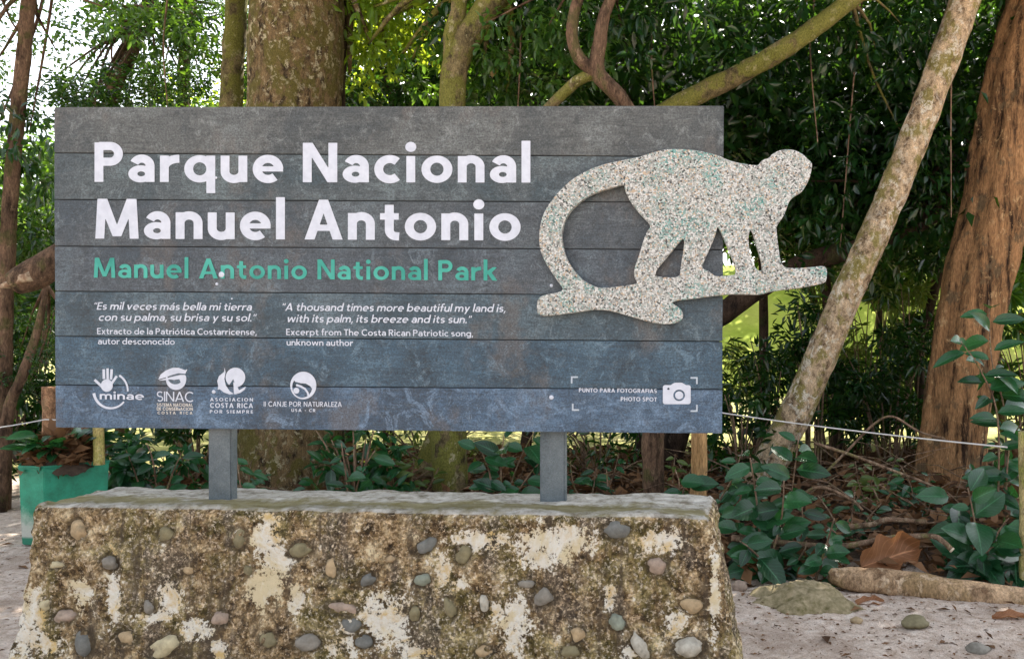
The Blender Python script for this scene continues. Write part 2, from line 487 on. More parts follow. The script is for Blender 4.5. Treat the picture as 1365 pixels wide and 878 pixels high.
XH, ASC = .67, 1.06
def glyph(ch, w):
    h = w * .88                          # thickness of horizontal strokes
    V = lambda x, a, b: (1, box(x, a, x + w, b))
    S = lambda p, ww=None: (1, stroke(p, ww or w))
    xr, xc = XH / 2 + .012, XH / 2
    ring = lambda cx, rx: [(1, ell(cx, xc, rx, xr)), (-1, ell(cx, xc, rx - w, xr - h))]
    def arch(x0, x1, y0=0):              # right leg and shoulder of n
        cx, rx = (x0 + x1) / 2, (x1 - x0) / 2 - w / 2
        cy = .40
        return S([(cx + rx, y0)] + arc(cx, cy, rx, XH + .012 - h / 2 - cy, 0, 165))
    def flip(ops, wd): return [(s_, [(wd - x, XH - y) for x, y in p]) for s_, p in ops]
    acc = None
    if ch in 'áó': acc, ch = True, {'á': 'a', 'ó': 'o'}[ch]
    if ch == 'o': o, W = ring(.36, .36), .72
    elif ch == 'c': o, W = [S(arc(.36, xc, .36 - w / 2, xr - h / 2, 48, 312, 30))], .60
    elif ch == 'e': o, W = [S(arc(.355, xc, .355 - w / 2, xr - h / 2, 0, 310, 34)), (1, box(w * .5, xc - h * .36, .71 - w * .02, xc + h * .36))], .71
    elif ch == 'a':
        W = .61
        o = [(1, ell(.285, .205, .285, .217)), (-1, ell(.30, .205, max(.05, .285 - w * .95), max(.04, .217 - h * .85))),
             (-1, box(W - w * .5, -.1, W + .3, .6)), V(W - w, 0, .42),
             S(arc(.315, .40, W - w / 2 - .315, XH + .012 - h / 2 - .40, 0, 155))]
    elif ch in 'nhrm':
        st = V(0, 0, ASC if ch == 'h' else XH)
        if ch == 'r': o, W = [st, S(arc(.44, .36, .44 - w / 2, XH + .01 - h / 2 - .36, 165, 88, 12))], .44
        elif ch == 'm': o, W = [st, arch(0, .58), arch(.58 - w, 1.16 - w)], 1.16 - w
        else: o, W = [st, arch(0, .62)], .62
    elif ch == 'u': o, W = flip([V(0, 0, XH), arch(0, .62)], .62), .62
    elif ch == 'l': o, W = [V(0, 0, ASC)], w
    elif ch == 'i': o, W = [V(.02, 0, XH), (1, ell(.02 + w / 2, .90, max(.09, w * .62), max(.09, w * .62)))], w + .04
    elif ch == 't': o, W = [S([(.11 + w / 2, .88)] + arc(.11 + w / 2 + .16, .16 + h / 2, .16, .16, 180, 262) + [(.44, h * .48)]), (1, box(0, XH - h * .9, .43, XH))], .45
    elif ch == 'f': o, W = [S([(.11 + w / 2, 0)] + arc(.11 + w / 2 + .16, ASC - .16 - h / 2, .16, .16, 180, 95) + [(.44, ASC - h * .5)]), (1, box(0, XH - h * .9, .40, XH))], .42
    elif ch in 'bdpq':
        o = ring(.36, .36); W = .72
        if ch in 'bp': o = o + [V(0, 0 if ch == 'b' else -.28, ASC if ch == 'b' else XH)]
        else: o = o + [V(W - w, 0 if ch == 'd' else -.28, ASC if ch == 'd' else XH)]
    elif ch == 'g':
        W = .72
        o = ring(.36, .36) + [S([(W - w / 2, XH)] + arc(.36, -.02, .36 - w / 2, .26 - h / 2, 0, -140, 18))]
    elif ch == 's':
        W = .52; cx = W / 2; ry = (XH + .024 - h) / 4
        o = [S(arc(cx, XH + .012 - h / 2 - ry, cx - w * .45, ry, 35, 270, 20) + arc(cx, -.012 + h / 2 + ry, cx - w * .45, ry, 90, -145, 20)[1:], w * .92)]
    elif ch in 'vyw':
        W = .66
        if ch == 'w':
            W = 1.0
            o = [(1, [(0, XH), (w * 1.1, XH), (.25 + w * .45, 0), (.25 - w * .45, 0)]), (1, [(.5 - w * .5, XH), (.5 + w * .5, XH), (.25 + w * .45, 0), (.25 - w * .45, 0)]),
                 (1, [(.5 - w * .5, XH), (.5 + w * .5, XH), (.75 + w * .45, 0), (.75 - w * .45, 0)]), (1, [(W - w * 1.1, XH), (W, XH), (.75 + w * .45, 0), (.75 - w * .45, 0)])]
        else:
            b = -.28 if ch == 'y' else 0
            k = W / 2 - (XH - 0) * 0
            o = [(1, [(0, XH), (w * 1.15, XH), (W / 2 + w * .5, 0), (W / 2 - w * .5, 0)])]
            if ch == 'v': o += [(1, [(W - w * 1.15, XH), (W, XH), (W / 2 + w * .5, 0), (W / 2 - w * .5, 0)])]
            else: o += [(1, [(W - w * 1.15, XH), (W, XH), (W * .36 + w * .3, -.28), (W * .36 - w * .8, -.28)])]
    elif ch == 'x': W = .62; o = [(1, [(0, 0), (w * 1.2, 0), (W, XH), (W - w * 1.2, XH)]), (1, [(0, XH), (w * 1.2, XH), (W, 0), (W - w * 1.2, 0)])]
    elif ch == 'z': W = .55; o = [(1, box(0, 0, W, h)), (1, box(0, XH - h, W, XH)), (1, [(0, h * .9), (w * 1.2, h * .9), (W, XH - h * .9), (W - w * 1.2, XH - h * .9)])]
    elif ch == 'k': W = .64; o = [V(0, 0, ASC), (1, [(w * .7, .30), (w * .7, .44), (W - w * 1.25, XH), (W - .02, XH), (w + .16, .36)]), (1, [(w * .9, .40), (w + .13, .50), (W, 0), (W - w * 1.3, 0)])]
    elif ch in 'PR':
        W = .66; bh = .58; cy = 1 - bh / 2; ry = (bh - h) / 2
        o = [V(0, 0, 1), S([(w * .5, 1 - h / 2), (W - w / 2 - ry, 1 - h / 2)] + arc(W - w / 2 - ry, cy, ry, ry, 90, -90)[1:] + [(w * .5, 1 - bh + h / 2)])]
        if ch == 'R': o += [(1, [(.22, .46), (.22 + w * 1.2, .46), (.70, 0), (.70 - w * 1.25, 0)])]; W = .70
    elif ch == 'N': W = .80; o = [V(0, 0, 1), V(W - w, 0, 1), (1, [(0, 1), (w * 1.1, 1), (W, 0), (W - w * 1.1, 0)])]
    elif ch == 'M':
        W = 1.0; m = W / 2
        o = [(1, [(.05, 1), (.05 + w, 1), (w, 0), (0, 0)]), (1, [(W - .05 - w, 1), (W - .05, 1), (W, 0), (W - w, 0)]),
             (1, [(.05, 1), (.05 + w * 1.1, 1), (m + w * .48, .06), (m - w * .48, .06)]), (1, [(W - .05 - w * 1.1, 1), (W - .05, 1), (m + w * .48, .06), (m - w * .48, .06)])]
    elif ch == 'A':
        W = .88; m = W / 2
        o = [(1, [(0, 0), (w * 1.12, 0), (m + w * .52, 1), (m - w * .52, 1)]), (1, [(W - w * 1.12, 0), (W, 0), (m + w * .52, 1), (m - w * .52, 1)]), (1, box(.2, .22, W - .2, .22 + h * .85))]
    elif ch in 'EFL':
        W = .54; o = [V(0, 0, 1)]
        if ch != 'F': o += [(1, box(0, 0, W, h))]
        if ch != 'L': o += [(1, box(0, 1 - h, W, 1)), (1, box(0, .5 - h / 2, W - .03, .5 + h / 2))]
    elif ch == 'T': W = .62; o = [(1, box(W / 2 - w / 2, 0, W / 2 + w / 2, 1)), (1, box(0, 1 - h, W, 1))]
    elif ch == 'H': W = .76; o = [V(0, 0, 1), V(W - w, 0, 1), (1, box(0, .5 - h / 2, W, .5 + h / 2))]
    elif ch == 'I': W = w; o = [V(0, 0, 1)]
    elif ch == '-': W = .3; o = [(1, box(0, .4, .3, .4 + h))]
    elif ch == 'Z': W = .62; o = [(1, box(0, 0, W, h)), (1, box(0, 1 - h, W, 1)), (1, [(0, h * .9), (w * 1.2, h * .9), (W, 1 - h * .9), (W - w * 1.2, 1 - h * .9)])]
    elif ch == 'U': W = .74; o = [S([(w / 2, 1)] + arc(W / 2, .34, W / 2 - w / 2, .352 - h / 2, 180, 360) + [(W - w / 2, 1)])]
    elif ch == 'J': W = .46; o = [S([(W - w / 2, 1)] + arc(W / 2 - .03, .26, W / 2 + .03 - w / 2, .272 - h / 2, 0, -130))]
    elif ch == 'O': W = .98; o = [(1, ell(.49, .5, .49, .515)), (-1, ell(.49, .5, .49 - w, .515 - h))]
    elif ch == 'D': W = .76; o = [V(0, 0, 1), S([(w * .5, 1 - h / 2), (W - .5 + h / 2, 1 - h / 2)] + arc(W - .5 + h / 2, .5, .5 - h / 2 - w * .06, .5 - h / 2, 90, -90) + [(w * .5, h / 2)])]
    elif ch in 'CG':
        W = .82; o = [S(arc(.48, .5, .48 - w / 2, .515 - h / 2, 45, 315, 32))]
        if ch == 'G': W = .90; o += [(1, box(.55, .40, .88, .40 + h)), (1, box(.88 - w, .12, .88, .44))]
    elif ch == 'S':
        W = .62; cx = W / 2; ry = (1.03 - h) / 4
        o = [S(arc(cx, 1.015 - h / 2 - ry, cx - w * .5, ry, 35, 270, 20) + arc(cx, -.015 + h / 2 + ry, cx - w * .5, ry, 90, -145, 20)[1:], w * .92)]
    elif ch == '.': W = w * 1.1; o = [(1, ell(W / 2, w * .5, w * .6, w * .6))]
    elif ch == ',': W = w * 1.1; o = [(1, [(.02, 0), (0, -.2), (w * .6, -.2), (w * 1.2, .16), (.06, .16)])]
    elif ch in '“”':
        W = .34; d = .07
        o = [(1, [(k, .70), (k + .05, .98), (k + .14, .98), (k + .13, .70)]) for k in (0, .2)]
    else: o, W = [(1, box(0, 0, .4, .6))], .4
    if acc: o = o + [(1, [(W * .42, .76), (W * .42 + w, .76), (W * .5 + w * 1.5, .98), (W * .5 + w * .4, .98)])]
    return o, W

# sign plane: a vertical plane, its right end a little nearer
A_ = P(72, PY0, 3.00); B_ = P(964, PY0, 2.933)
S_dir = (B_ - A_).normalized()
S_n = Vector((S_dir.y, -S_dir.x, 0)).normalized()      # towards the camera
if S_n.y > 0: S_n = -S_n
def S(px, py, off=0.0):
    d = Vector(((px - PX0) / FPX, 1, -(py - PY0) / FPX))
    o = Vector((0, 0, EYE))
    t = ((A_ + S_n * off) - o).dot(S_n) / d.dot(S_n)
    return o + d * t

_gl = {}
def text_line(txt, xl, yl, xr, yr, cap, w=.2, shear=0, sb=.10, space=.30, step=1 / 30, off=.0016):
    items, x = [], 0
    for ch in txt:
        if ch == ' ': x += space; continue
        k = (ch, w, step)
        if k not in _gl:
            o, W = glyph(ch, w)
            _gl[k] = (*field_mesh(o, step), W)
        items.append((x, _gl[k])); x += _gl[k][2] + sb
    tot = x - sb
    Vs, Fs = [], []
    for x0, (V2, F2, W) in items:
        b = len(Vs)
        for (u, v) in V2:
            t = (x0 + u + shear * v) / tot
            Vs.append(S(xl + (xr - xl) * t, yl + (yr - yl) * t - cap * v, off))
        Fs += [tuple(b + i for i in f) for f in F2]
    return Vs, Fs

def join(*vf):
    V, F = [], []
    for v, f in vf:
        b = len(V); V += list(v); F += [tuple(b + i for i in q) for q in f]
    return V, F

def px_shape(ops, step=.55, off=.0016):
    V2, F2 = field_mesh(ops, step)
    return [S(x, y, off) for x, y in V2], F2

# ------------------------------------------------------------------ the sign
sign_foot = S(515, 669, -.08); sign_foot.z = 1.0
sign = empty('park_sign', sign_foot, 'wide grey plank sign with white lettering and a stone monkey cutout, on two posts', 'sign')
rowL = [143, 204, 266, 328, 388, 448, 513, 570]
rowR = [141, 209, 270, 333, 394, 455, 519, 578]
pal = [((.058, .066, .066), (.090, .095, .090), (.115, .125, .122)),
       ((.038, .062, .074), (.068, .084, .090), (.090, .118, .125)),
       ((.036, .054, .070), (.066, .078, .088), (.084, .106, .118)),
       ((.032, .050, .068), (.062, .078, .094), (.078, .104, .122)),
       ((.022, .050, .072), (.044, .080, .106), (.082, .116, .136)),
       ((.014, .046, .076), (.032, .076, .118), (.066, .115, .155)),
       ((.028, .064, .110), (.056, .106, .172), (.095, .152, .225))]  # plank tones, greyer at the top and bluer towards the foot
LX, RX = [72, 72, 72, 72.5, 73, 73, 73.5, 74], [965, 964.5, 964, 964, 963.5, 963, 963, 962.5]
def plank(k):
    g = .55                                               # half gap in pixels
    q = [(LX[k], rowL[k] + (g if k else 0)), (RX[k], rowR[k] + (g if k else 0)), (RX[k + 1], rowR[k + 1] - g), (LX[k + 1], rowL[k + 1] - g)]
    bm = bmesh.new()
    f = [bm.verts.new(S(x, y, 0)) for x, y in q]
    b = [bm.verts.new(v.co - S_n * .034) for v in f]
    bm.faces.new(f); bm.faces.new(b[::-1])
    for i in range(4): bm.faces.new((f[i], b[i], b[(i + 1) % 4], f[(i + 1) % 4]))
    bmesh.ops.recalc_face_normals(bm, faces=bm.faces)
    bmesh.ops.bevel(bm, geom=list(bm.edges), offset=.0018, segments=2, affect='EDGES')
    me = bpy.data.meshes.new('plank'); bm.to_mesh(me); bm.free()
    return link('plank', me, board_mat('board_surface', *pal[k], k + 1), sign)
for k in range(7): plank(k)
def _gap_block():
    q = [S(x, y, -.0365) for x, y in ((76, 147), (961, 145), (958.5, 573.5), (78, 565.5))]
    r_ = [v - S_n * .004 for v in q]
    F = [(0, 1, 2, 3), (7, 6, 5, 4)] + [(i, 4 + i, 4 + (i + 1) % 4, (i + 1) % 4) for i in range(4)]
    return pymesh('gap_light_block', q + r_, F)
link('gap_light_block', _gap_block(), M_dark, sign)  # added dark sheet, stops light showing through the plank gaps
def boxmesh(c, ux, uy, uz, bev=.004):
    bm = bmesh.new()
    vs = [bm.verts.new(c + ux * a + uy * b + uz * d) for a in (-1, 1) for b in (-1, 1) for d in (-1, 1)]
    for q in ((0, 1, 3, 2), (4, 6, 7, 5), (0, 4, 5, 1), (2, 3, 7, 6), (0, 2, 6, 4), (1, 5, 7, 3)): bm.faces.new([vs[i] for i in q])
    bmesh.ops.recalc_face_normals(bm, faces=bm.faces)
    if bev: bmesh.ops.bevel(bm, geom=list(bm.edges), offset=bev, segments=2, affect='EDGES')
    me = bpy.data.meshes.new('box'); bm.to_mesh(me); bm.free()
    return me
Z = Vector((0, 0, 1))
for (x0, x1, yb) in ((277, 308.5, 668), (719.5, 753.5, 676)):
    a, b = S(x0, yb, -.042), S(x1, yb, -.042)
    w_ = (b - a).length / 2
    dp = w_ * .5
    c = (a + b) / 2 - S_n * dp
    zb, zt = .985, 2.30
    c.z = (zb + zt) / 2
    link('post', boxmesh(c, S_dir * w_, S_n * dp, Z * (zt - zb) / 2, .006), M_post, sign)
for (x, y, r) in ((288, 237, 1.7), (679, 233, 2.2), (295.5, 366, 4.2), (289, 378.5, 2.0), (735, 380.5, 2.2), (285, 522, 2.6), (735, 529.5, 3.1), (309, 398, 1.2)):
    c = S(x, y, .0002); rr = r / FPX * 2.97
    bm = bmesh.new()
    bmesh.ops.create_uvsphere(bm, u_segments=14, v_segments=7, radius=rr)
    for v in bm.verts:
        p = v.co.copy()
        v.co = c + S_dir * p.x + Z * p.y + S_n * (p.z * .45)
    me = bpy.data.meshes.new('screw_cap'); bm.to_mesh(me); bm.free()
    link('screw_cap', me, M_white, sign, True)

def letters(name, vf, mat, label=None):
    o = link(name, pymesh(name, *vf), mat, sign)
    if label: o['label'] = label
    return o
letters('title_lettering', text_line('Parque Nacional', 126, 242.5, 707, 243.5, 52.5, .206, 0, .125, .33, 1 / 90), M_white)
letters('title_lettering', text_line('Manuel Antonio', 127, 318, 694, 320.5, 53, .206, 0, .12, .33, 1 / 90), M_white)
letters('subtitle_lettering', text_line('Manuel Antonio National Park', 125, 370, 663, 374, 26.5, .178, 0, .13, .36, 1 / 60, .0018), M_teal)
letters('quotation_lettering', join(text_line('“Es mil veces más bella mi tierra', 124, 412.6, 335, 413.8, 10, .155, .2), text_line('con su palma, su brisa y su sol.”', 131, 427.4, 340, 428.2, 10, .155, .2)), M_white)
letters('credit_lettering', join(text_line('Extracto de la Patriótica Costarricense,', 129.5, 445.2, 342, 446.4, 8.2, .155), text_line('autor desconocido', 130.5, 458.6, 233, 459.2, 8.2, .155)), M_white)
letters('quotation_lettering', join(text_line('“A thousand times more beautiful my land is,', 375, 414, 673.5, 415.8, 10.2, .155, .2), text_line('with its palm, its breeze and its sun.”', 382, 429.3, 627, 430.6, 10.2, .155, .2)), M_white)
letters('credit_lettering', join(text_line('Excerpt from The Costa Rican Patriotic song,', 381.5, 446.4, 630.5, 448.4, 8.4, .155), text_line('unknown author', 382, 460.2, 470.5, 461, 8.4, .155)), M_white)
letters('caption_lettering', join(text_line('PUNTO PARA FOTOGRAFIAS', 771.7, 522.4, 875.5, 523.5, 5.4, .19, 0, .14, .4), text_line('PHOTO SPOT', 827.5, 534.2, 875.5, 534.8, 5.4, .19, 0, .14, .4)), M_white)
# camera icon and its four frame corners
def rrect(x0, y0, x1, y1, r): return arc(x1 - r, y1 - r, r, r, 0, 90, 6) + arc(x0 + r, y1 - r, r, r, 90, 180, 6) + arc(x0 + r, y0 + r, r, r, 180, 270, 6) + arc(x1 - r, y0 + r, r, r, 270, 360, 6)
letters('camera_icon', px_shape([(1, rrect(883.6, 513, 920.7, 538.4, 3)), (1, [(893, 514), (897, 511), (900, 509.8), (909, 509.8), (912, 511.5), (916, 514)]),
        (-1, ell(905.3, 526.6, 7.8, 7.6)), (1, ell(905.3, 526.6, 5.4, 5.3)), (-1, ell(891, 518, 1.5, 1.5))]), M_white)
for (x, y, sx, sy) in ((761, 501.3, 1, 1), (930, 502.3, -1, 1), (762.4, 547.2, 1, -1), (930, 548.6, -1, -1)):
    def bx(a, b, c, d): return box(min(a, c), min(b, d), max(a, c), max(b, d))
    letters('frame_corner', px_shape([(1, bx(x, y, x + sx * 9.5, y + sy * 2.1)), (1, bx(x, y, x + sx * 2.1, y + sy * 9.5))]), M_grey_vinyl)
# four emblems along the foot of the board
def hz(x, y): return (110 + x / 10.5, 480 + y / 10.5)
def hs(pts, w, w1=None): return (1, stroke([hz(*p) for p in pts], w / 10.5, (w1 or w) / 10.5))
ops = [(1, [hz(*p) for p in ell(340, 352, 84, 88)]), hs([(300, 262), (298, 125)], 38), hs([(352, 275), (350, 112)], 34), hs([(398, 270), (408, 125)], 36),
       hs([(405, 330), (480, 220)], 34), hs([(270, 365), (168, 272)], 36),
       hs(arc(395, 425, 238, 245, 172, 39, 30), 40, 22), hs(arc(395, 425, 238, 245, 2, -60, 14), 24, 30)]
lo = letters('hand_emblem', join(px_shape(ops, .4), text_line('minae', 132.9, 532, 192, 532.6, 10.6, .17, 0, .10, .3, 1 / 30, .0024)), M_white)
e = lambda cx, cy, rx, ry: ell(cx, cy, rx, ry)
ops = [(1, e(234.7, 505.2, 13.6, 14.2)), (-1, e(233.8, 502.2, 10.4, 9.8)), (-1, box(218, 484, 252, 500)),
       (1, [(211, 505.5), (214, 499), (221, 493.5), (230, 490), (238, 490), (247, 493.2), (250, 491.5), (247, 498), (238, 497.2), (229, 499.6), (220, 503)]),
       (1, [(210.5, 507), (219, 504.6), (229, 502), (240, 499.5), (246.6, 499.5), (246.8, 509), (242, 512), (239, 505), (232, 506.2), (226, 505.4), (218, 506.8)])]
bird = join(px_shape(ops, .4), text_line('SINAC', 209, 534.6, 257.8, 535.4, 13.2, .12, 0, .07, .3))
letters('bird_emblem', bird, M_white)
letters('bird_emblem_caption', join(text_line('SISTEMA NACIONAL', 209, 541.3, 257, 541.7, 4.2, .2, 0, .14, .4), text_line('DE CONSERVACION', 209, 546.6, 257, 547, 4.2, .2, 0, .14, .4), text_line('COSTA RICA', 210, 551.6, 256.5, 552, 3.6, .2, 0, .5, .9)), M_tan_text)
hz2 = lambda x, y: (230 + x / 10.5, 480 + y / 10.5)
h2 = lambda pts: [hz2(*p) for p in pts]
ops = [(1, h2(ell(880, 240, 137, 137))), (-1, h2([(742, 330), (790, 350), (850, 262), (872, 330), (905, 372), (940, 420), (880, 470), (745, 430)])),
       (1, h2([(860, 470), (850, 300), (905, 360), (930, 420), (1000, 380), (1028, 365), (1010, 410), (950, 455), (880, 475)])),
       (1, h2([(730, 95), (742, 170), (725, 260), (745, 350), (800, 430), (855, 468), (800, 478), (720, 450), (660, 405), (630, 410), (640, 360), (625, 290), (650, 220), (700, 180), (722, 160)]))]
letters('swirl_emblem', join(px_shape(ops, .4), text_line('ASOCIACION', 280, 534.4, 337.3, 534.8, 4.5, .2, 0, .34, .5), text_line('COSTA RICA', 280, 543.2, 337.3, 543.6, 6.4, .2, 0, .2, .5), text_line('POR SIEMPRE', 279.6, 550.4, 337.3, 550.8, 4.3, .2, 0, .34, .6)), M_white)
hz3 = lambda x, y: (340 + x / 10.5, 480 + y / 10.5)
h3 = lambda pts: [hz3(*p) for p in pts]
ops = [(1, h3(ell(675, 352, 183, 193))), (-1, h3(ell(660, 372, 140, 150))),
       (1, h3([(540, 262), (580, 215), (660, 190), (760, 230), (810, 330), (800, 400), (770, 360), (710, 325), (640, 320), (560, 300)])),
       (1, h3(ell(578, 425, 42, 42))), (1, stroke(h3(arc(590, 500, 165, 150, 100, 0, 14)[::1] and [(575, 345), (640, 365), (700, 400), (735, 450), (750, 505)]), 3.0, 2.2))]
letters('wave_emblem', join(px_shape(ops, .4), text_line('II CANJE POR NATURALEZA', 351.5, 541.4, 455.6, 542, 6.6, .16, 0, .13, .45), text_line('USA - CR', 388.5, 548.5, 420.5, 548.8, 4, .2, 0, .3, .6)), M_white)

# stone monkey walking on a branch
def mk(pts): return [(700 + x / 3.329, 180 + y / 3.329) for x, y in pts]
outer = mk([(52, 760), (55, 735), (62, 720), (90, 708), (178, 693), (140, 640), (95, 575), (70, 520), (62, 470), (65, 410), (80, 350), (110, 300), (150, 250), (210, 195), (280, 155), (350, 130), (420, 115), (500, 100), (560, 80), (610, 66), (670, 62), (740, 66), (800, 76), (860, 92), (900, 112), (950, 125), (1000, 133), (1036, 136), (1046, 118), (1062, 108), (1082, 104), (1098, 84), (1130, 68), (1165, 63), (1205, 70), (1235, 88), (1252, 106), (1272, 122), (1272, 145), (1262, 190), (1245, 225), (1228, 250), (1195, 268), (1172, 290), (1160, 325), (1145, 360), (1120, 395), (1114, 410), (1118, 460), (1125, 510), (1130, 550), (1146, 588), (1200, 592), (1260, 588), (1328, 580), (1340, 600), (1336, 650), (1310, 660), (1200, 680), (1100, 690), (1040, 708), (960, 705), (900, 705), (820, 715), (740, 725), (638, 738), (690, 770), (703, 800), (690, 825), (650, 837), (600, 838), (540, 825), (470, 805), (400, 783), (340, 773), (290, 775), (220, 787), (140, 797), (75, 803), (55, 790)])
holes = [mk([(440, 215), (445, 250), (470, 300), (510, 350), (562, 402), (540, 430), (525, 470), (508, 530), (488, 580), (483, 625), (503, 660), (450, 668), (390, 675), (330, 680), (290, 665), (250, 640), (210, 595), (180, 545), (165, 490), (160, 440), (170, 390), (195, 340), (235, 300), (285, 265), (340, 245), (390, 232)]),
         mk([(700, 455), (650, 515), (600, 575), (577, 605), (582, 628), (620, 632), (687, 632), (692, 580), (702, 520), (708, 470)]),
         mk([(853, 400), (845, 440), (815, 510), (785, 575), (785, 592), (820, 608), (842, 628), (900, 625), (942, 618), (920, 550), (895, 490), (870, 430)]),
         mk([(1000, 415), (990, 440), (992, 500), (1005, 560), (1030, 602), (1054, 604), (1050, 560), (1030, 500), (1015, 440)])]
def chaikin(p, a=.22):
    q = []
    for i in range(len(p)):
        x0, y0 = p[i]; x1, y1 = p[(i + 1) % len(p)]
        q += [(x0 + a * (x1 - x0), y0 + a * (y1 - y0)), (x1 + a * (x0 - x1), y1 + a * (y0 - y1))]
    return q
MK_OFF = .040
cu = bpy.data.curves.new('monkey', 'CURVE'); cu.dimensions = '2D'; cu.fill_mode = 'BOTH'
cu.extrude = .010; cu.bevel_depth = .003; cu.bevel_resolution = 2; cu.offset = -.002
o0 = S(900, 330, MK_OFF)
for p in [outer] + holes:
    p = chaikin(chaikin(p))
    sp_ = cu.splines.new('POLY'); sp_.points.add(len(p) - 1); sp_.use_cyclic_u = True
    for pt, (x, y) in zip(sp_.points, p):
        w3 = S(x, y, MK_OFF) - o0
        pt.co = (w3.dot(S_dir), w3.z, 0, 1)
tmp = bpy.data.objects.new('tmp', cu); COL.objects.link(tmp)
me = bpy.data.meshes.new_from_object(tmp.evaluated_get(bpy.context.evaluated_depsgraph_get()))
bpy.data.objects.remove(tmp)
me.name = 'monkey_cutout'
for v in me.vertices:
    p = v.co.copy()
    v.co = o0 + S_dir * p.x + Z * p.y + S_n * (p.z - .013)
me.materials.clear()
link('monkey_cutout', me, M_terrazzo, sign)
# stand-off studs that carry the cutout on the board
for (x, y) in ((735, 300), (760, 395), (860, 240), (940, 240), (860, 410), (930, 378)):
    c = S(x, y, .008)
    link('mounting_stud', boxmesh(c, S_dir * .012, S_n * .0085, Z * .012, .001), M_post, sign)

# ------------------------------------------------------------------ concrete plinth with river stones
TL = [Vector((-2.272, 2.92)), Vector((.128, 2.71)), Vector((.150, 3.12)), Vector((-2.25, 3.31))]     # front left, front right, back right, back left
FLARE = [Vector((-.125, -.10)), Vector((.20, -.10)), Vector((.18, .10)), Vector((-.125, .10))]
ZT = 1.0
def pl_map(u, v, t):
    """u 0..1 left-right, v 0..1 front-back, t 0..1 bottom-top"""
    c = [TL[i] + FLARE[i] * max(0.0, 1 - t) ** 1.15 for i in range(4)]
    f = c[0].lerp(c[1], u); b = c[3].lerp(c[2], u)
    q = f.lerp(b, v)
    return Vector((q.x, q.y, ZT * t))
ext = (2.4, .40, 1.0)
rad = .035
def rb_face(ax, sgn, n1, n2):
    o1, o2 = [a for a in range(3) if a != ax]
    V = []
    for i in range(n1 + 1):
        for j in range(n2 + 1):
            p = [0, 0, 0]; p[ax] = sgn * ext[ax] / 2; p[o1] = (i / n1 - .5) * ext[o1]; p[o2] = (j / n2 - .5) * ext[o2]
            V.append(p)
    F = [(i * (n2 + 1) + j, (i + 1) * (n2 + 1) + j, (i + 1) * (n2 + 1) + j + 1, i * (n2 + 1) + j + 1) for i in range(n1) for j in range(n2)]
    return V, F
NX, NY, NZ = 220, 36, 92
allf = join(*[rb_face(a, sg, n1, n2) for a, sg, n1, n2 in ((1, -1, NX, NZ), (1, 1, NX, NZ), (0, -1, NY, NZ), (0, 1, NY, NZ), (2, 1, NX, NY), (2, -1, NX, NY))])
bm = bmesh.new()
bv = []
for p in allf[0]:
    q = [max(-(ext[k] / 2 - rad), min(ext[k] / 2 - rad, p[k])) for k in range(3)]
    d = Vector([p[k] - q[k] for k in range(3)])
    if d.length > 1e-6: d = d.normalized() * rad
    m = [q[k] + d[k] for k in range(3)]
    bv.append(bm.verts.new(pl_map(m[0] / ext[0] + .5, m[1] / ext[1] + .5, m[2] / ext[2] + .5)))
for f in allf[1]: bm.faces.new([bv[i] for i in f])
bmesh.ops.remove_doubles(bm, verts=bm.verts, dist=.0008)
bmesh.ops.recalc_face_normals(bm, faces=bm.faces)
bm.normal_update()
STONES = [
        (102, 706, 10, 13, 20, 'tan'), (219, 712, 11, 9, 0, 'olive'), (317, 717, 13, 14, 40, 'olive'), (399, 733, 15, 11, 10, 'olive'), (441, 757, 8, 14, 15, 'tan'),
        (144, 749, 11, 10, 0, 'grey'), (72, 752, 12, 5, -5, 'cream'), (84, 822, 16, 9, 5, 'pink'), (110, 855, 13, 16, 0, 'slate'), (170, 850, 15, 9, -10, 'tan'),
        (218, 862, 21, 14, 25, 'cream'), (197, 809, 9, 9, 0, 'grey'), (292, 824, 11, 9, 0, 'pink'), (356, 853, 11, 10, 0, 'olive'), (407, 857, 18, 11, 10, 'grey'),
        (455, 810, 21, 9, -8, 'pink'), (466, 834, 14, 12, 0, 'slate'), (567, 728, 15, 9, 35, 'slate'), (616, 738, 10, 12, 0, 'olive'), (489, 773, 12, 8, 35, 'slate'),
        (562, 773, 11, 9, 10, 'green'), (599, 810, 7, 14, 20, 'olive'), (645, 804, 6, 11, 10, 'pale'), (723, 796, 14, 12, 30, 'grey'), (821, 707, 17, 12, 0, 'slate'),
        (876, 754, 13, 11, 0, 'pink'), (822, 830, 10, 12, 20, 'green'), (853, 862, 9, 18, 35, 'pale'), (770, 845, 9, 10, 0, 'tan'), (484, 855, 11, 9, 0, 'slate'),
        (922, 807, 14, 10, 0, 'tan'), (918, 864, 22, 13, 8, 'pale'), (59, 805, 8, 9, 0, 'cream'), (760, 868, 13, 8, 0, 'olive'), (700, 778, 11, 5, 0, 'grey'),
        (552, 818, 7, 9, 0, 'olive'), (645, 868, 12, 8, 10, 'tan'), (250, 760, 8, 6, 0, 'tan'), (330, 760, 6, 7, 0, 'olive'), (520, 745, 6, 5, 0, 'tan')]
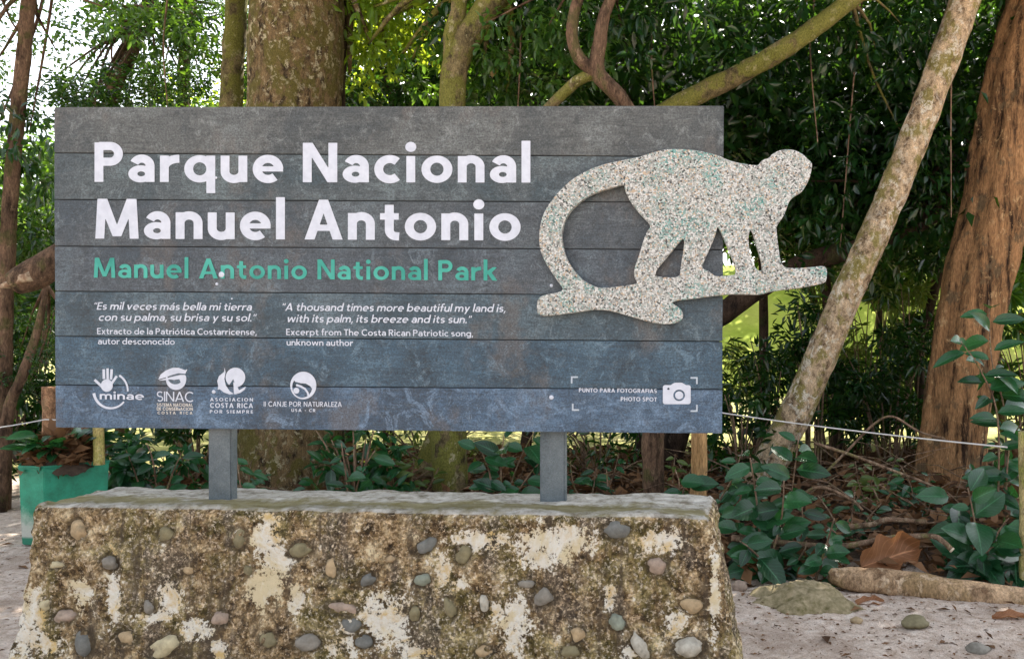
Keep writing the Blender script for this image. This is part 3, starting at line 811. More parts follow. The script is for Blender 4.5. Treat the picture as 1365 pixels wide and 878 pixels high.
LIME = [(357, 715, 17, 30), (362, 755, 18, 32), (345, 790, 14, 20), (225, 795, 12, 20), (205, 820, 20, 9), (258, 838, 20, 14), (292, 868, 10, 12), (735, 722, 46, 22), (712, 745, 22, 14), (690, 832, 22, 32), (662, 815, 14, 12), (592, 765, 8, 22), (612, 778, 12, 8), (500, 820, 36, 34), (470, 850, 20, 20), (150, 790, 8, 40), (30, 830, 22, 40), (108, 790, 10, 20), (812, 795, 7, 16), (840, 870, 18, 12), (952, 790, 7, 60), (880, 720, 26, 16), (395, 800, 10, 18), (640, 720, 40, 12), (560, 870, 18, 8), (440, 868, 12, 10), (60, 860, 20, 14), (900, 830, 14, 20)]
disp = {}
attr = np.zeros((len(bm.verts), 3), np.float32)
for i, v in enumerate(bm.verts):
    c, n = v.co, v.normal
    px = PX0 + FPX * c.x / c.y; py = PY0 - FPX * (c.z - EYE) / c.y
    lv = 0
    if n.z < .6:
        for (x, y, a, b) in LIME:
            r2 = ((px - x) / a) ** 2 + ((py - y) / b) ** 2
            if r2 < 8: lv = max(lv, .9 * math.exp(-r2 * .55))
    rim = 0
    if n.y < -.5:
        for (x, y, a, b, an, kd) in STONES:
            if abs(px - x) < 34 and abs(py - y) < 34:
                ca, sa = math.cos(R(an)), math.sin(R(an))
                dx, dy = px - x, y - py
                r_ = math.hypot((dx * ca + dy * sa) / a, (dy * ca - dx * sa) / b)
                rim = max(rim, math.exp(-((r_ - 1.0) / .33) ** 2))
    side = max(0, min(1, (n.z - .55) / .4))
    fr = 1 - side
    d = .010 * fbm(c * 5, 4) + (.006 * fbm(c * 22, 4) + .0035 * fbm(c * 60, 2)) * (.25 + .75 * fr)
    if fr > .5: d -= .006 * min(1, lv * 1.5) + .007 * rim
    edge = max(0, min(1, 1 - abs(c.z - ZT) / .06)) * fr
    d += .008 * edge * fbm(c * 11, 3)
    if n.x > .3 or n.x < -.3: d += .018 * fbm(Vector((c.x * 3, c.y * 9, c.z * 4)), 4)
    disp[i] = d
    front_d = c.y - (2.92 + (c.x + 2.272) / 2.4 * -.21)
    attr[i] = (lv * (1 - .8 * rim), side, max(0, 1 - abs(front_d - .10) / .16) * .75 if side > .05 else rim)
for i, v in enumerate(bm.verts): v.co = v.co + v.normal * disp[i]
me = bpy.data.meshes.new('plinth'); bm.to_mesh(me); bm.free()
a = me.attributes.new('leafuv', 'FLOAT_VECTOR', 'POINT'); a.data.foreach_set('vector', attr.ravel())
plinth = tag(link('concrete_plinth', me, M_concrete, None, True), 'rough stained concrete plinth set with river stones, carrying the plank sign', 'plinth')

def stone_mesh(c, ax, ay, az, rx, ry, rz, seed, sub=3):
    bm = bmesh.new()
    bmesh.ops.create_icosphere(bm, subdivisions=sub, radius=1)
    off = Vector((seed * 3.7, seed * 1.3, seed * 2.1))
    for v in bm.verts:
        p = v.co.copy()
        p *= 1 + .38 * mnoise.noise(p * 1.1 + off) + .12 * mnoise.noise(p * 2.6 + off)
        v.co = c + ax * (p.x * rx) + ay * (p.y * ry) + az * (p.z * rz)
    me = bpy.data.meshes.new('stone'); bm.to_mesh(me); bm.free()
    return me
def plinth_front(px, py):
    # iterate along the ray to the tapered front face
    d = Vector(((px - PX0) / FPX, 1, -(py - PY0) / FPX)); o = Vector((0, 0, EYE)); t = 2.8
    for _ in range(6):
        q = o + d * t
        tt = q.z / ZT
        c = [TL[i] + FLARE[i] * max(0.0, 1 - tt) ** 1.15 for i in range(2)]
        k = (q.x - c[0].x) / (c[1].x - c[0].x)
        t = (c[0].y + (c[1].y - c[0].y) * k)
    return o + d * t
for i, (x, y, rx, ry, an, kd) in enumerate(STONES):
    c = plinth_front(x, y)
    k = c.y / FPX
    f_n = Vector((-.087, -.991, .1)).normalized()
    e1 = Vector((1, -.087, 0)).normalized(); e2 = f_n.cross(e1) * -1
    if e2.z < 0: e2 = -e2
    a_ = R(an)
    ax = e1 * math.cos(a_) + e2 * math.sin(a_); ay = e2 * math.cos(a_) - e1 * math.sin(a_)
    link('embedded_stone', stone_mesh(c - f_n * (.50 * min(rx, ry) * k), ax, ay, f_n, rx * k, ry * k, min(rx, ry) * k * .85, i + 1), STONE[kd], plinth, True)

# ------------------------------------------------------------------ plants: tubes and leaves
def tube(pts, rads, nseg=10, lump=0.0, flute=0.0, step=None, seed=0, cap=True):
    pts = [Vector(p) for p in pts]
    if step:                                      # resample with a Catmull-Rom
        q, r = [], []
        for i in range(len(pts) - 1):
            p0, p1, p2, p3 = pts[max(0, i - 1)], pts[i], pts[i + 1], pts[min(len(pts) - 1, i + 2)]
            n = max(1, int((p2 - p1).length / step))
            for k in range(n):
                t = k / n
                q.append(.5 * ((2 * p1) + (p2 - p0) * t + (2 * p0 - 5 * p1 + 4 * p2 - p3) * t * t + (3 * p1 - p0 - 3 * p2 + p3) * t ** 3))
                r.append(rads[i] + (rads[i + 1] - rads[i]) * t)
        q.append(pts[-1]); r.append(rads[-1])
        pts, rads = q, r
    V, F = [], []
    up = Vector((0.31, .2, .93))
    for i, p in enumerate(pts):
        d = (pts[min(i + 1, len(pts) - 1)] - pts[max(i - 1, 0)]).normalized()
        x = d.cross(Vector((0, 1, .05))).normalized() if abs(d.y) < .95 else d.cross(Vector((1, 0, 0))).normalized()
        y = d.cross(x).normalized()
        for k in range(nseg):
            a = 2 * math.pi * k / nseg
            dr = x * math.cos(a) + y * math.sin(a)
            r = rads[i]
            if lump:
                w = (p + dr * r)
                r *= 1 + lump * fbm(w * (1.2 / max(.03, rads[i]) * .35) + Vector((seed, 0, 0)), 3)
            if flute: r *= 1 + flute * math.sin(a * 5 + seed + p.z * .5) + flute * .6 * math.sin(a * 9 + 2 * seed - p.z)
            if nseg >= 18:
                w = p + dr * r
                r += .10 * rads[i] * (.5 * fbm(Vector((w.x * 9, w.y * 9, w.z * 3.2)), 3) + .35 * fbm(Vector((w.x * 26, w.y * 26, w.z * 11)), 2)) * (.45 / max(.45, rads[i] * 2))
            V.append(p + dr * r)
    n = len(pts)
    F = [(i * nseg + k, i * nseg + (k + 1) % nseg, (i + 1) * nseg + (k + 1) % nseg, (i + 1) * nseg + k) for i in range(n - 1) for k in range(nseg)]
    if cap:
        F.append(tuple(range(nseg))[::-1]); F.append(tuple(range((n - 1) * nseg, n * nseg)))
    return V, F

T_SMALL = (np.array([[0, 0, 0], [.42, -.5, .10], [1, 0, -.08], [.42, .5, .10]]), np.array([[0, 2, 1], [0, 3, 2]]), np.array([[0, 0], [.4, -1], [1, 0], [.4, 1]]))
def big_template(nr=6, droop=.22, wide=1.0):
    V, UV = [], []
    for i in range(nr + 1):
        t = i / nr
        w = wide * .5 * (math.sin(math.pi * min(1, t ** .85)) ** .75) if 0 < i < nr else .012
        for j, sx in enumerate((-1, -.5, 0, .5, 1)):
            V.append((t, w * sx, -droop * t * t + .22 * abs(sx) * w * (1 - .4 * t)))
            UV.append((t, sx))
    F = [(i * 5 + j, i * 5 + j + 1, (i + 1) * 5 + j + 1, (i + 1) * 5 + j) for i in range(nr) for j in range(4)]
    return np.array(V), np.array(F), np.array(UV)
T_BIG = big_template()

def leaf_cloud(pos, dirs, ups, Ls, Ws, rnd, tpl=T_SMALL):
    tv, tf, tuv = tpl
    d = dirs / (np.linalg.norm(dirs, axis=1)[:, None] + 1e-9)
    s_ = np.cross(ups, d); s_ /= np.linalg.norm(s_, axis=1)[:, None] + 1e-9
    n_ = np.cross(d, s_)
    V = pos[:, None, :] + d[:, None, :] * (tv[None, :, 0:1] * Ls[:, None, None]) + s_[:, None, :] * (tv[None, :, 1:2] * Ws[:, None, None]) + n_[:, None, :] * (tv[None, :, 2:3] * Ls[:, None, None])
    N, K = len(pos), len(tv)
    F = tf[None] + (np.arange(N) * K)[:, None, None]
    A = np.concatenate([np.broadcast_to(tuv[None], (N, K, 2)), np.broadcast_to(rnd[:, None, None], (N, K, 1))], 2)
    return V.reshape(-1, 3), F.reshape(-1, tf.shape[1]), A.reshape(-1, 3)

def clump_leaves(rng, centres, rad, per, L, W, droop=.35, flat=.75):
    """leaves in clumps round the centres; every clump has its own tint"""
    C = np.repeat(centres, per, 0); N = len(C)
    g = rng.normal(size=(N, 3)); g /= np.linalg.norm(g, axis=1)[:, None]
    rr = rng.random((N, 1)) ** .45 * np.repeat(rad * rng.uniform(.6, 1.3, len(centres)), per)[:, None]
    off = g * rr * np.array([1, 1, flat])
    dirs = g + rng.normal(size=(N, 3)) * .7; dirs[:, 2] -= droop
    ups = np.array([0, 0, 1]) + rng.normal(size=(N, 3)) * .55
    tint = np.repeat(rng.random(len(centres)), per)
    rnd = np.clip(.5 * tint + .5 * rng.random(N), 0, .999)
    return C + off, dirs, ups, L * rng.uniform(.6, 1.25, N), W * rng.uniform(.65, 1.2, N), rnd

def crown_proto(name, seed, ncl, per, L, W, clr=.30, shape=(1, 1, .75), hollow=.35):
    """crown of unit radius, meant to be scaled"""
    rng = np.random.default_rng(seed)
    g = rng.normal(size=(ncl, 3)); g /= np.linalg.norm(g, axis=1)[:, None]
    lob = 1 + .28 * np.sin(g[:, 0] * 4 + seed) * np.cos(g[:, 1] * 5 + g[:, 2] * 3)
    rr = (hollow + (1 - hollow) * rng.random(ncl) ** .6) * lob
    C = g * rr[:, None] * np.array(shape)
    a = clump_leaves(rng, C, clr, per, L, W)
    return npmesh(name, *leaf_cloud(*a)), C

# shared crown meshes (unit radius)
CR = {}
CR['a'] = crown_proto('crown', 1, 95, 56, .088, .043, .23)
CR['b'] = crown_proto('crown', 2, 88, 58, .092, .042, .22, (1, 1, .85))
CR['c'] = crown_proto('crown', 3, 90, 95, .065, .034, .26, (1, 1, .6))
CR['lean'] = crown_proto('crown', 4, 46, 60, .075, .034, .20, (1, 1, .8))
CR['sparse'] = crown_proto('crown', 6, 26, 26, .085, .040, .20, (1, 1, .8))
T_MID = big_template(3, .25, .9)
def broad_proto(name, seed, ncl, per, L, W, clr):
    rng = np.random.default_rng(seed)
    g = rng.normal(size=(ncl, 3)); g /= np.linalg.norm(g, axis=1)[:, None]
    C = g * (rng.random((ncl, 1)) ** .45) * np.array((1, 1, .7))
    return npmesh(name, *leaf_cloud(*clump_leaves(rng, C, clr, per, L, W, .6), T_MID)), C
CR['broad'] = broad_proto('crown', 7, 60, 17, .125, .062, .17)
CR['broad_b'] = broad_proto('crown', 8, 66, 15, .14, .055, .16)
CR['over'] = crown_proto('crown', 5, 165, 90, .085, .045, .26, (1, 1, .55), .2)  # overhead crowns above the view, placed and thickened to shade the sign
_mesh_mat = {}
def crown(parent, key, c, r, mat, rz=0, sz=(1, 1, 1)):
    me, C = CR[key]
    k = (key, mat.name)
    if k not in _mesh_mat:
        m = me.copy(); m.materials.append(mat); _mesh_mat[k] = m
    o = bpy.data.objects.new('crown', _mesh_mat[k]); COL.objects.link(o)
    o.parent = parent
    o.location = Vector(c) - Vector(parent.location)
    o.scale = (r * sz[0], r * sz[1], r * sz[2]); o.rotation_euler = (0, 0, rz)
    return o
def limb_set(parent, key, c, r, start, mat, rz, sz, n=7, r0=.05, name='limb', seed=0):
    """limbs from the trunk out to clumps of the crown, one mesh per limb"""
    rnd = random.Random(seed)
    C = CR[key][1]
    for i in rnd.sample(range(len(C)), n):
        p = C[i]
        q = Vector((p[0] * math.cos(rz) - p[1] * math.sin(rz), p[0] * math.sin(rz) + p[1] * math.cos(rz), p[2]))
        e = Vector(c) + Vector((q.x * r * sz[0], q.y * r * sz[1], q.z * r * sz[2]))
        s0 = Vector(start)
        m = s0.lerp(e, .5) + Vector((rnd.uniform(-.2, .2), rnd.uniform(-.2, .2), .15 * (e - s0).length * .5))
        link(name, pymesh(name, *tube([s0, m, e], [r0, r0 * .55, r0 * .15], 7, .15, 0, .18, seed + i)), mat, parent, True)

def tree(name, label, cat, base, path, rads, bmat, crowns, lmat, group=None, nseg=12, lump=.10, flute=0, step=.12, limbs=5, lr=.06, seed=1):
    t = empty(name, base, label, cat, group)
    link('trunk', pymesh('trunk', *tube(path, rads, nseg, lump, flute, step, seed)), bmat, t, True)
    for i, cr in enumerate(crowns):
        key, c, r, rz = cr[:4]
        sz = cr[4] if len(cr) > 4 else (1, 1, 1)
        m = cr[5] if len(cr) > 5 else lmat
        crown(t, key, c, r, m, rz, sz)
        if limbs: limb_set(t, key, c, r, path[-1] if i == 0 else path[max(0, len(path) - 2)], bmat, rz, sz, limbs, lr, 'limb', seed + i * 7)
    return t
def gz(px, d): p = P(px, PY0, d); return Vector((p.x, p.y, ground_h(p.x, p.y) - .05))

# --- near trees with trunks in view
b = gz(384, 8.5)
tree('mossy_tree', 'thickest mossy brown trunk, standing straight up behind the sign', 'tree', b,
     [b, P(384, 640, 8.5), P(389, 400, 8.5), P(393, 140, 8.5), P(398, 0, 8.5), P(402, -200, 8.5), P(410, -420, 8.6)], [.62, .49, .455, .445, .44, .42, .36], M_bark_mossy,
     [('over', P(400, -480, 8.8), 3.3, .3), ('over', P(330, -620, 9.5), 3.0, 2.0), ('broad', P(490, 50, 9.3), .75, 1.9, (.8, 1, 1.2), M_leaf_sun)], M_leaf_mid, None, 72, .09, .012, .045, 6, .12, 3)
b = gz(452, 9.0)
tree('liana', 'dark slender stem pressed against the right side of the thickest trunk', 'vine', b,
     [b, P(448, 560, 9.0), P(455, 380, 9.0), P(449, 140, 9.0), P(453, 0, 9.0), P(445, -300, 9.1)], [.10, .09, .085, .085, .08, .06], M_bark_dark,
     [('lean', P(445, -330, 9.1), 1.0, 1.0)], M_leaf_dark, None, 12, .2, 0, .1, 3, .03, 5)
b = gz(312, 10.5)
tree('slim_tree', 'slim mossy trunk just left of the thickest trunk', 'tree', b,
     [b, P(306, 400, 10.5), P(308, 140, 10.5), P(316, 0, 10.5), P(322, -220, 10.5)], [.17, .15, .135, .13, .11], M_bark_green,
     [('a', P(330, -330, 10.8), 2.4, .5)], M_leaf_dark, None, 14, .12, 0, .12, 5, .05, 7)
b = gz(600, 8.0)
t = tree('forked_tree', 'mossy trunk forking in two just above the middle of the sign', 'tree', b,
     [b, P(596, 400, 8.0), P(602, 150, 8.0), P(610, 80, 8.0), P(640, 25, 8.0), P(668, -25, 8.0), P(720, -160, 8.2)], [.17, .15, .125, .125, .125, .12, .08], M_bark_green,
     [('over', P(740, -300, 8.6), 2.7, .9), ('broad', P(690, 20, 8.6), 1.0, .3, (1, 1, 1), M_leaf_dark), ('broad', P(640, 90, 9.2), .9, 1.8), ('broad_b', P(520, -10, 8.9), 1.05, 1.3, (1, 1, 1), M_leaf_sun)], M_leaf_mid, None, 18, .10, 0, .08, 6, .07, 9)
link('limb', pymesh('limb', *tube([P(604, 110, 8.0), P(601, 50, 7.97), P(612, 0, 7.95), P(600, -120, 7.9), P(560, -250, 7.9)], [.08, .075, .075, .06, .03], 12, .12, 0, .08)), M_bark_green, t, True)
b = gz(872, 7.2)
t = tree('crooked_tree', 'crooked small tree with bare limbs crossing above the sign board', 'tree', b,
     [b, P(866, 400, 7.2), P(850, 200, 7.1), P(832, 138, 7.0), P(797, 97, 7.0), P(800, 55, 7.0), P(806, 20, 7.0), P(835, -60, 7.1), P(860, -160, 7.2)], [.10, .09, .075, .065, .07, .06, .05, .045, .03], M_bark_brown,
     [('lean', P(870, -230, 7.4), 1.5, .2), ('broad_b', P(890, -5, 7.9), 1.0, .7), ('broad', P(735, 60, 8.2), .8, 2.2, (1, 1, 1), M_leaf_mid)], M_leaf_dark, None, 12, .12, 0, .06, 4, .03, 11)
link('limb', pymesh('limb', *tube([P(795, 98, 7.0), P(772, 78, 6.97), P(762, 45, 6.95), P(768, 8, 6.95), P(785, -50, 6.9), P(770, -130, 6.9)], [.055, .055, .05, .048, .04, .02], 12, .12, 0, .06)), M_bark_brown, t, True)
link('limb', pymesh('limb', *tube([P(797, 97, 7.0), P(770, 108, 7.05), P(737, 138, 7.1), P(690, 185, 7.2)], [.05, .05, .045, .03], 12, .12, 0, .06)), M_bark_green, t, True)
b = gz(560, 8.9)
tree('sloping_tree', 'mossy trunk sloping up to the right from behind the sign top', 'tree', b,
     [b, P(640, 450, 8.7), P(770, 230, 8.4), P(900, 143, 8.2), P(990, 97, 8.1), P(1060, 55, 8.0), P(1135, 0, 8.0), P(1270, -110, 8.0)], [.14, .13, .115, .105, .10, .095, .085, .06], M_bark_green,
     [('over', P(1290, -260, 8.2), 2.5, 1.2), ('broad', P(1080, 70, 9.0), 1.15, .3), ('broad', P(960, 40, 9.3), 1.0, 2.3), ('broad', P(1185, 40, 9.2), 1.0, 1.3), ('broad_b', P(1180, 170, 9.6), 1.15, 2.3)], M_leaf_dark, None, 14, .14, 0, .08, 1, .025, 13)
b = gz(890, 10.0)
tree('dark_sloping_tree', 'dark brown trunk sloping behind the monkey figure and the pale leaning trunk', 'tree', b,
     [b, P(930, 455, 9.9), P(975, 410, 9.8), P(1030, 372, 9.8), P(1090, 345, 9.8), P(1160, 325, 9.9), P(1250, 285, 10), P(1330, 200, 10.2)], [.16, .15, .14, .13, .12, .11, .09, .05], M_bark_dark,
     [('a', P(1300, 130, 10.6), 1.9, .4), ('c', P(1160, 250, 10.8), 1.6, .4), ('broad', P(1100, 270, 9.9), 1.2, 1.1), ('broad_b', P(1235, 250, 9.6), .9, .1)], M_leaf_dark, None, 12, .15, 0, .1, 5, .05, 15)
b = gz(1003, 8.5)
tree('lichen_tree', 'pale lichen covered trunk leaning to the right of the sign', 'tree', b,
     [b, P(1035, 600, 8.5), P(1075, 520, 8.45), P(1128, 395, 8.4), P(1180, 280, 8.4), P(1232, 150, 8.4), P(1287, 0, 8.4), P(1335, -130, 8.4), P(1380, -330, 8.5)], [.20, .175, .165, .158, .155, .153, .158, .14, .10], M_bark_lichen,
     [('over', P(1400, -420, 8.7), 2.7, .1)], M_leaf_mid, None, 40, .07, 0, .045, 6, .08, 17)
b = gz(1262, 8.8)
tree('ridged_tree', 'thick orange brown ridged trunk at the far right', 'tree', b,
     [b, P(1262, 640, 8.8), P(1272, 560, 8.8), P(1292, 430, 8.8), P(1322, 300, 8.8), P(1355, 130, 8.8), P(1386, 0, 8.8), P(1415, -130, 8.8), P(1470, -380, 8.9)], [.46, .37, .35, .345, .345, .34, .33, .32, .25], M_bark_orange,
     [('over', P(1480, -500, 9.0), 3.0, .7), ('over', P(1350, -560, 8.4), 2.6, .4)], M_leaf_mid, None, 80, .10, .065, .045, 6, .1, 19)
b = gz(3, 8.0)
tree('leaning_sapling', 'narrow brown trunk leaning up along the left edge', 'tree', b,
     [b, P(5, 480, 8.0), P(12, 300, 8.0), P(20, 190, 8.0), P(33, 60, 8.0), P(41, -20, 8.0), P(70, -200, 8.1)], [.075, .07, .064, .064, .062, .06, .045], M_bark_brown,
     [('broad', P(-10, 230, 8.2), .8, 1.4, (.8, 1, 1.4), M_leaf_dark), ('sparse', P(0, 60, 8.2), .7, 2.4), ('sparse', P(60, 10, 8.1), .75, .3), ('lean', P(90, -230, 8.2), 1.6, .4)], M_leaf_mid, None, 14, .12, 0, .08, 3, .03, 21)
b = gz(130, 12)
tree('tilted_tree', 'brown tilted trunk in the gap of bright sky left of the slim mossy trunk', 'tree', b,
     [b, P(128, 300, 12), P(148, 135, 12), P(170, 80, 12), P(192, 25, 12), P(220, -100, 12)], [.13, .12, .10, .09, .085, .06], M_bark_brown,
     [('lean', P(165, 140, 12), 1.0, .6, (1, 1, .6), M_leaf_mid), ('lean', P(235, -80, 12), 1.7, .6), ('sparse', P(215, 60, 11.8), 1.3, .2), ('sparse', P(140, 90, 11.5), 1.0, 2.2), ('broad', P(165, 130, 11.2), .9, .9, (1.1, 1, .6)), ('broad_b', P(230, 40, 11.0), 1.0, 2.9, (1.1, 1, .9), M_leaf_mid), ('broad', P(110, 150, 10.6), .7, .2, (1, 1, .8), M_leaf_dark), ('lean', P(275, 60, 11.8), .95, 2.5, (.7, 1, 1.1))], M_leaf_dark, None, 12, .12, 0, .12, 5, .03, 23)
b = gz(246, 12.5)
tree('straight_tree', 'thin straight brown trunk between the tilted trunk and the slim mossy trunk', 'tree', b,
     [b, P(246, 300, 12.5), P(245, 100, 12.5), P(250, 0, 12.5), P(252, -150, 12.5)], [.10, .09, .085, .08, .06], M_bark_brown,
     [('lean', P(240, 130, 12.6), 1.1, 2.6, (1.1, 1, .55)), ('lean', P(262, -10, 12.6), .9, 1.6, (1, 1, .6))], M_leaf_dark, None, 12, .12, 0, .12, 5, .03, 25)

# --- dense dark trees filling the middle distance
def mid(px, d, zc, r, key, mat, label, seed, sz=(1, 1, 1), bm_=None, name='forest_tree', tr=.085, group='trees of the dark forest behind the sign'):
    b = gz(px, d)
    c = Vector((b.x, b.y, zc))
    top = Vector((b.x, b.y, zc - .2 * r))
    return tree(name, label, 'tree', b, [b, b.lerp(top, .3) + Vector((.16 * math.sin(seed), 0, 0)), b.lerp(top, .65) + Vector((.2 * math.sin(seed * 2.3), 0, 0)), top], [tr, tr * .85, tr * .7, tr * .5], bm_ or M_bark_dark, [(key, c, r, seed * 1.3, sz)], mat, group, 10, .12, 0, .25, 6, tr * .35, seed)
for i, (px, d, zc, r, key, lb) in enumerate([
        (930, 14.5, 5.6, 2.6, 'a', 'deep dark tree far behind the monkey back'), (1090, 14.0, 5.2, 2.7, 'b', 'deep dark tree far behind the monkey head'),
        (1230, 15.0, 6.2, 2.8, 'a', 'deep dark tree far behind the upper half of the pale leaning trunk'), (1120, 15.5, 7.6, 2.7, 'b', 'deep dark tree reaching high between the sloping and leaning trunks'),
        (1340, 15.0, 4.6, 2.6, 'b', 'deep dark tree far behind the ridged orange trunk'), (780, 15.0, 6.6, 2.3, 'a', 'deep dark tree far behind the crooked limbs')]):
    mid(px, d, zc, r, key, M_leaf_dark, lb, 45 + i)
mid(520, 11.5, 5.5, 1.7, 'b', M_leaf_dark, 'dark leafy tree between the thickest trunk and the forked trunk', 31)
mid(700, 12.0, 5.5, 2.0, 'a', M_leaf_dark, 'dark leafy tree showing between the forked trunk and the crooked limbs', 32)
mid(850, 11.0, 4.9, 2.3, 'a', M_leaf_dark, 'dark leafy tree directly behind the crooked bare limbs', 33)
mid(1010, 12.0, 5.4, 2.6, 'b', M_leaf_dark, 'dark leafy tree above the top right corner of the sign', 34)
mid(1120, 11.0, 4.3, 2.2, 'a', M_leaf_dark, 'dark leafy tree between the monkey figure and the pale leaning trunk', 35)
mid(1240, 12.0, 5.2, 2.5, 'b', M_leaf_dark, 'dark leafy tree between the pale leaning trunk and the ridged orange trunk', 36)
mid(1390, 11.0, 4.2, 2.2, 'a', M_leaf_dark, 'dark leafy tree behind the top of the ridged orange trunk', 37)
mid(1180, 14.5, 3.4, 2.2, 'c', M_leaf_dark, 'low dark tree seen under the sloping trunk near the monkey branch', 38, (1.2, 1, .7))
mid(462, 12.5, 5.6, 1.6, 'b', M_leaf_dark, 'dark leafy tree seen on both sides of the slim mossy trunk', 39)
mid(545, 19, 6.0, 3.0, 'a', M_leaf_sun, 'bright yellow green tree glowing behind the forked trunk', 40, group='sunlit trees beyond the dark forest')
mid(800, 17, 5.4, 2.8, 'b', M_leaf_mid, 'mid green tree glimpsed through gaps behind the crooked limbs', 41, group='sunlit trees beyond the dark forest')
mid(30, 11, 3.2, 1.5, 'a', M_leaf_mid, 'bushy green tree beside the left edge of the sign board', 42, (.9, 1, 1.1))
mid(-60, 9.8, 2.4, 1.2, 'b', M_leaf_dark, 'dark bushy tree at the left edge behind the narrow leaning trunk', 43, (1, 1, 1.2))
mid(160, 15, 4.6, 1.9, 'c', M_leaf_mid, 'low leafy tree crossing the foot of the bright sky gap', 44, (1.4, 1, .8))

# --- far sunlit trees beyond the lawn
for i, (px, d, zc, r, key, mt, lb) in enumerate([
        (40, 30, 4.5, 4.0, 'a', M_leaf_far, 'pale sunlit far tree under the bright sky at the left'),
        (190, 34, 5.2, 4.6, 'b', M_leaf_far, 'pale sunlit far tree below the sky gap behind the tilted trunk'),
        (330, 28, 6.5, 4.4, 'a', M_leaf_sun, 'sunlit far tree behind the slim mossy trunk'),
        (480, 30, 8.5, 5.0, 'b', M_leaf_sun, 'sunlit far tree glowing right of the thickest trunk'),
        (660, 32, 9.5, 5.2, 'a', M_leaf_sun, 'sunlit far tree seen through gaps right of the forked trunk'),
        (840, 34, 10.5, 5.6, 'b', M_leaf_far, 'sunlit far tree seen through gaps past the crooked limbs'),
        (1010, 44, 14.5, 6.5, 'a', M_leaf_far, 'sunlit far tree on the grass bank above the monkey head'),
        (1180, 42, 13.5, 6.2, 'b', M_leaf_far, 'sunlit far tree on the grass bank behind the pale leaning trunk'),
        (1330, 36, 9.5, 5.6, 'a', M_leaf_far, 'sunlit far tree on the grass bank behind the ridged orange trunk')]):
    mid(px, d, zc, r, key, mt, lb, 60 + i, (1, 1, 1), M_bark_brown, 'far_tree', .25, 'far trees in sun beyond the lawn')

# --- shrubs
def shrub(label, px, d, h, r, n, L, W, mat, seed, group='leafy shrubs behind the sign', tpl=T_SMALL, ncl=22, name='shrub', stems=9, clr=.20, low=.15):
    rng = np.random.default_rng(seed); rn = random.Random(seed)
    b = gz(px, d)
    t = empty(name, b, label, 'shrub', group)
    C = []
    sv = ([], [])
    for k in range(stems):
        a = rn.uniform(0, 6.28); q = rn.uniform(.2, 1)
        e = b + Vector((math.cos(a) * r * q, math.sin(a) * r * q * .8, h * rn.uniform(.55, 1.0)))
        m = b.lerp(e, .5) + Vector((0, 0, h * .12))
        sv = join(sv, tube([b + Vector((math.cos(a) * .06, math.sin(a) * .06, 0)), m, e], [.014, .010, .004], 6, .1, 0, .12, k))
    link('stems', pymesh('stems', *sv), M_twig, t, True)
    for k in range(ncl):
        a = rn.uniform(0, 6.28); q = rn.random() ** .5
        C.append((b.x + math.cos(a) * r * q, b.y + math.sin(a) * r * q * .8, b.z + h * rn.uniform(low, 1.0)))
    arr = clump_leaves(rng, np.array(C), clr * r if r > .5 else .13, n // ncl, L, W, .4, .9)
    link('foliage', npmesh('foliage', *leaf_cloud(*arr, tpl)), mat, t)
    return t
shrub('dark narrow leaved shrub right of the sign under the monkey branch', 1030, 9.3, 1.65, .85, 900, .15, .045, M_leaf_dark, 101, low=.42)
shrub('dark narrow leaved shrub behind the foot of the pale leaning trunk', 1110, 10.2, 1.75, .9, 1100, .15, .045, M_leaf_dark, 102, low=.38)
shrub('dark narrow leaved shrub between the pale leaning trunk and the ridged trunk', 1185, 9.8, 1.85, .85, 1250, .15, .045, M_leaf_dark, 103)
shrub('olive shrub glowing against the bright lawn right of the sign', 985, 12.5, 1.6, 1.0, 1300, .13, .05, M_leaf_olive, 104, low=.35)
shrub('olive shrub behind the ridged orange trunk at the right edge', 1370, 11, 2.0, 1.0, 1600, .14, .05, M_leaf_olive, 105)
shrub('bright olive shrub on the lawn between the two right hand trunks', 1225, 14.5, 1.9, 1.2, 1500, .15, .06, M_leaf_sun, 106)
shrub('tall dark narrow leaved shrub filling the gap left of the ridged orange trunk', 1215, 10.6, 2.7, .85, 1450, .15, .045, M_leaf_dark, 114)
shrub('tall olive narrow leaved shrub just right of the pale leaning trunk', 1150, 11.4, 2.5, .8, 1100, .15, .05, M_leaf_olive, 115)
shrub('drooping dark shrub under the tip of the monkey branch', 1085, 9.0, 2.15, .32, 420, .16, .035, M_leaf_dark, 116, low=.55)
shrub('tall dark narrow leaved shrub at the right edge behind the hanging sapling', 1375, 9.8, 2.3, .7, 1500, .16, .06, M_leaf_mid, 117)
shrub('tall dense dark shrub on the lawn edge just right of the pale leaning trunk', 1175, 12.8, 3.0, 1.0, 2200, .17, .065, M_leaf_mid, 118)
shrub('tall dense dark shrub on the lawn edge left of the ridged orange trunk', 1245, 13.2, 3.3, 1.0, 2200, .17, .065, M_leaf_dark, 119)
shrub('broad leaved dark shrub directly under the low branch of the stone monkey', 990, 8.6, 1.05, .45, 420, .16, .07, M_leaf_dark, 120)
shrub('dark shrub behind the middle of the sign seen under its lower edge', 430, 11.0, 1.25, 1.0, 1100, .14, .06, M_leaf_dark, 121)
shrub('tall dark shrub against the left edge of the sign', 40, 8.9, 2.5, .55, 1500, .13, .055, M_leaf_dark, 107)
shrub('dark shrub low at the left edge behind the green tub', -20, 8.6, 1.25, .65, 1200, .14, .06, M_leaf_dark, 108)
shrub('small leaved green shrub below the sign just right of the green tub', 205, 7.6, .72, .55, 600, .12, .065, M_leaf_big, 109, tpl=T_BIG)
shrub('green shrub under the sign right of the thickest trunk foot', 475, 7.4, .95, .40, 300, .17, .08, M_leaf_big, 110, tpl=T_BIG)
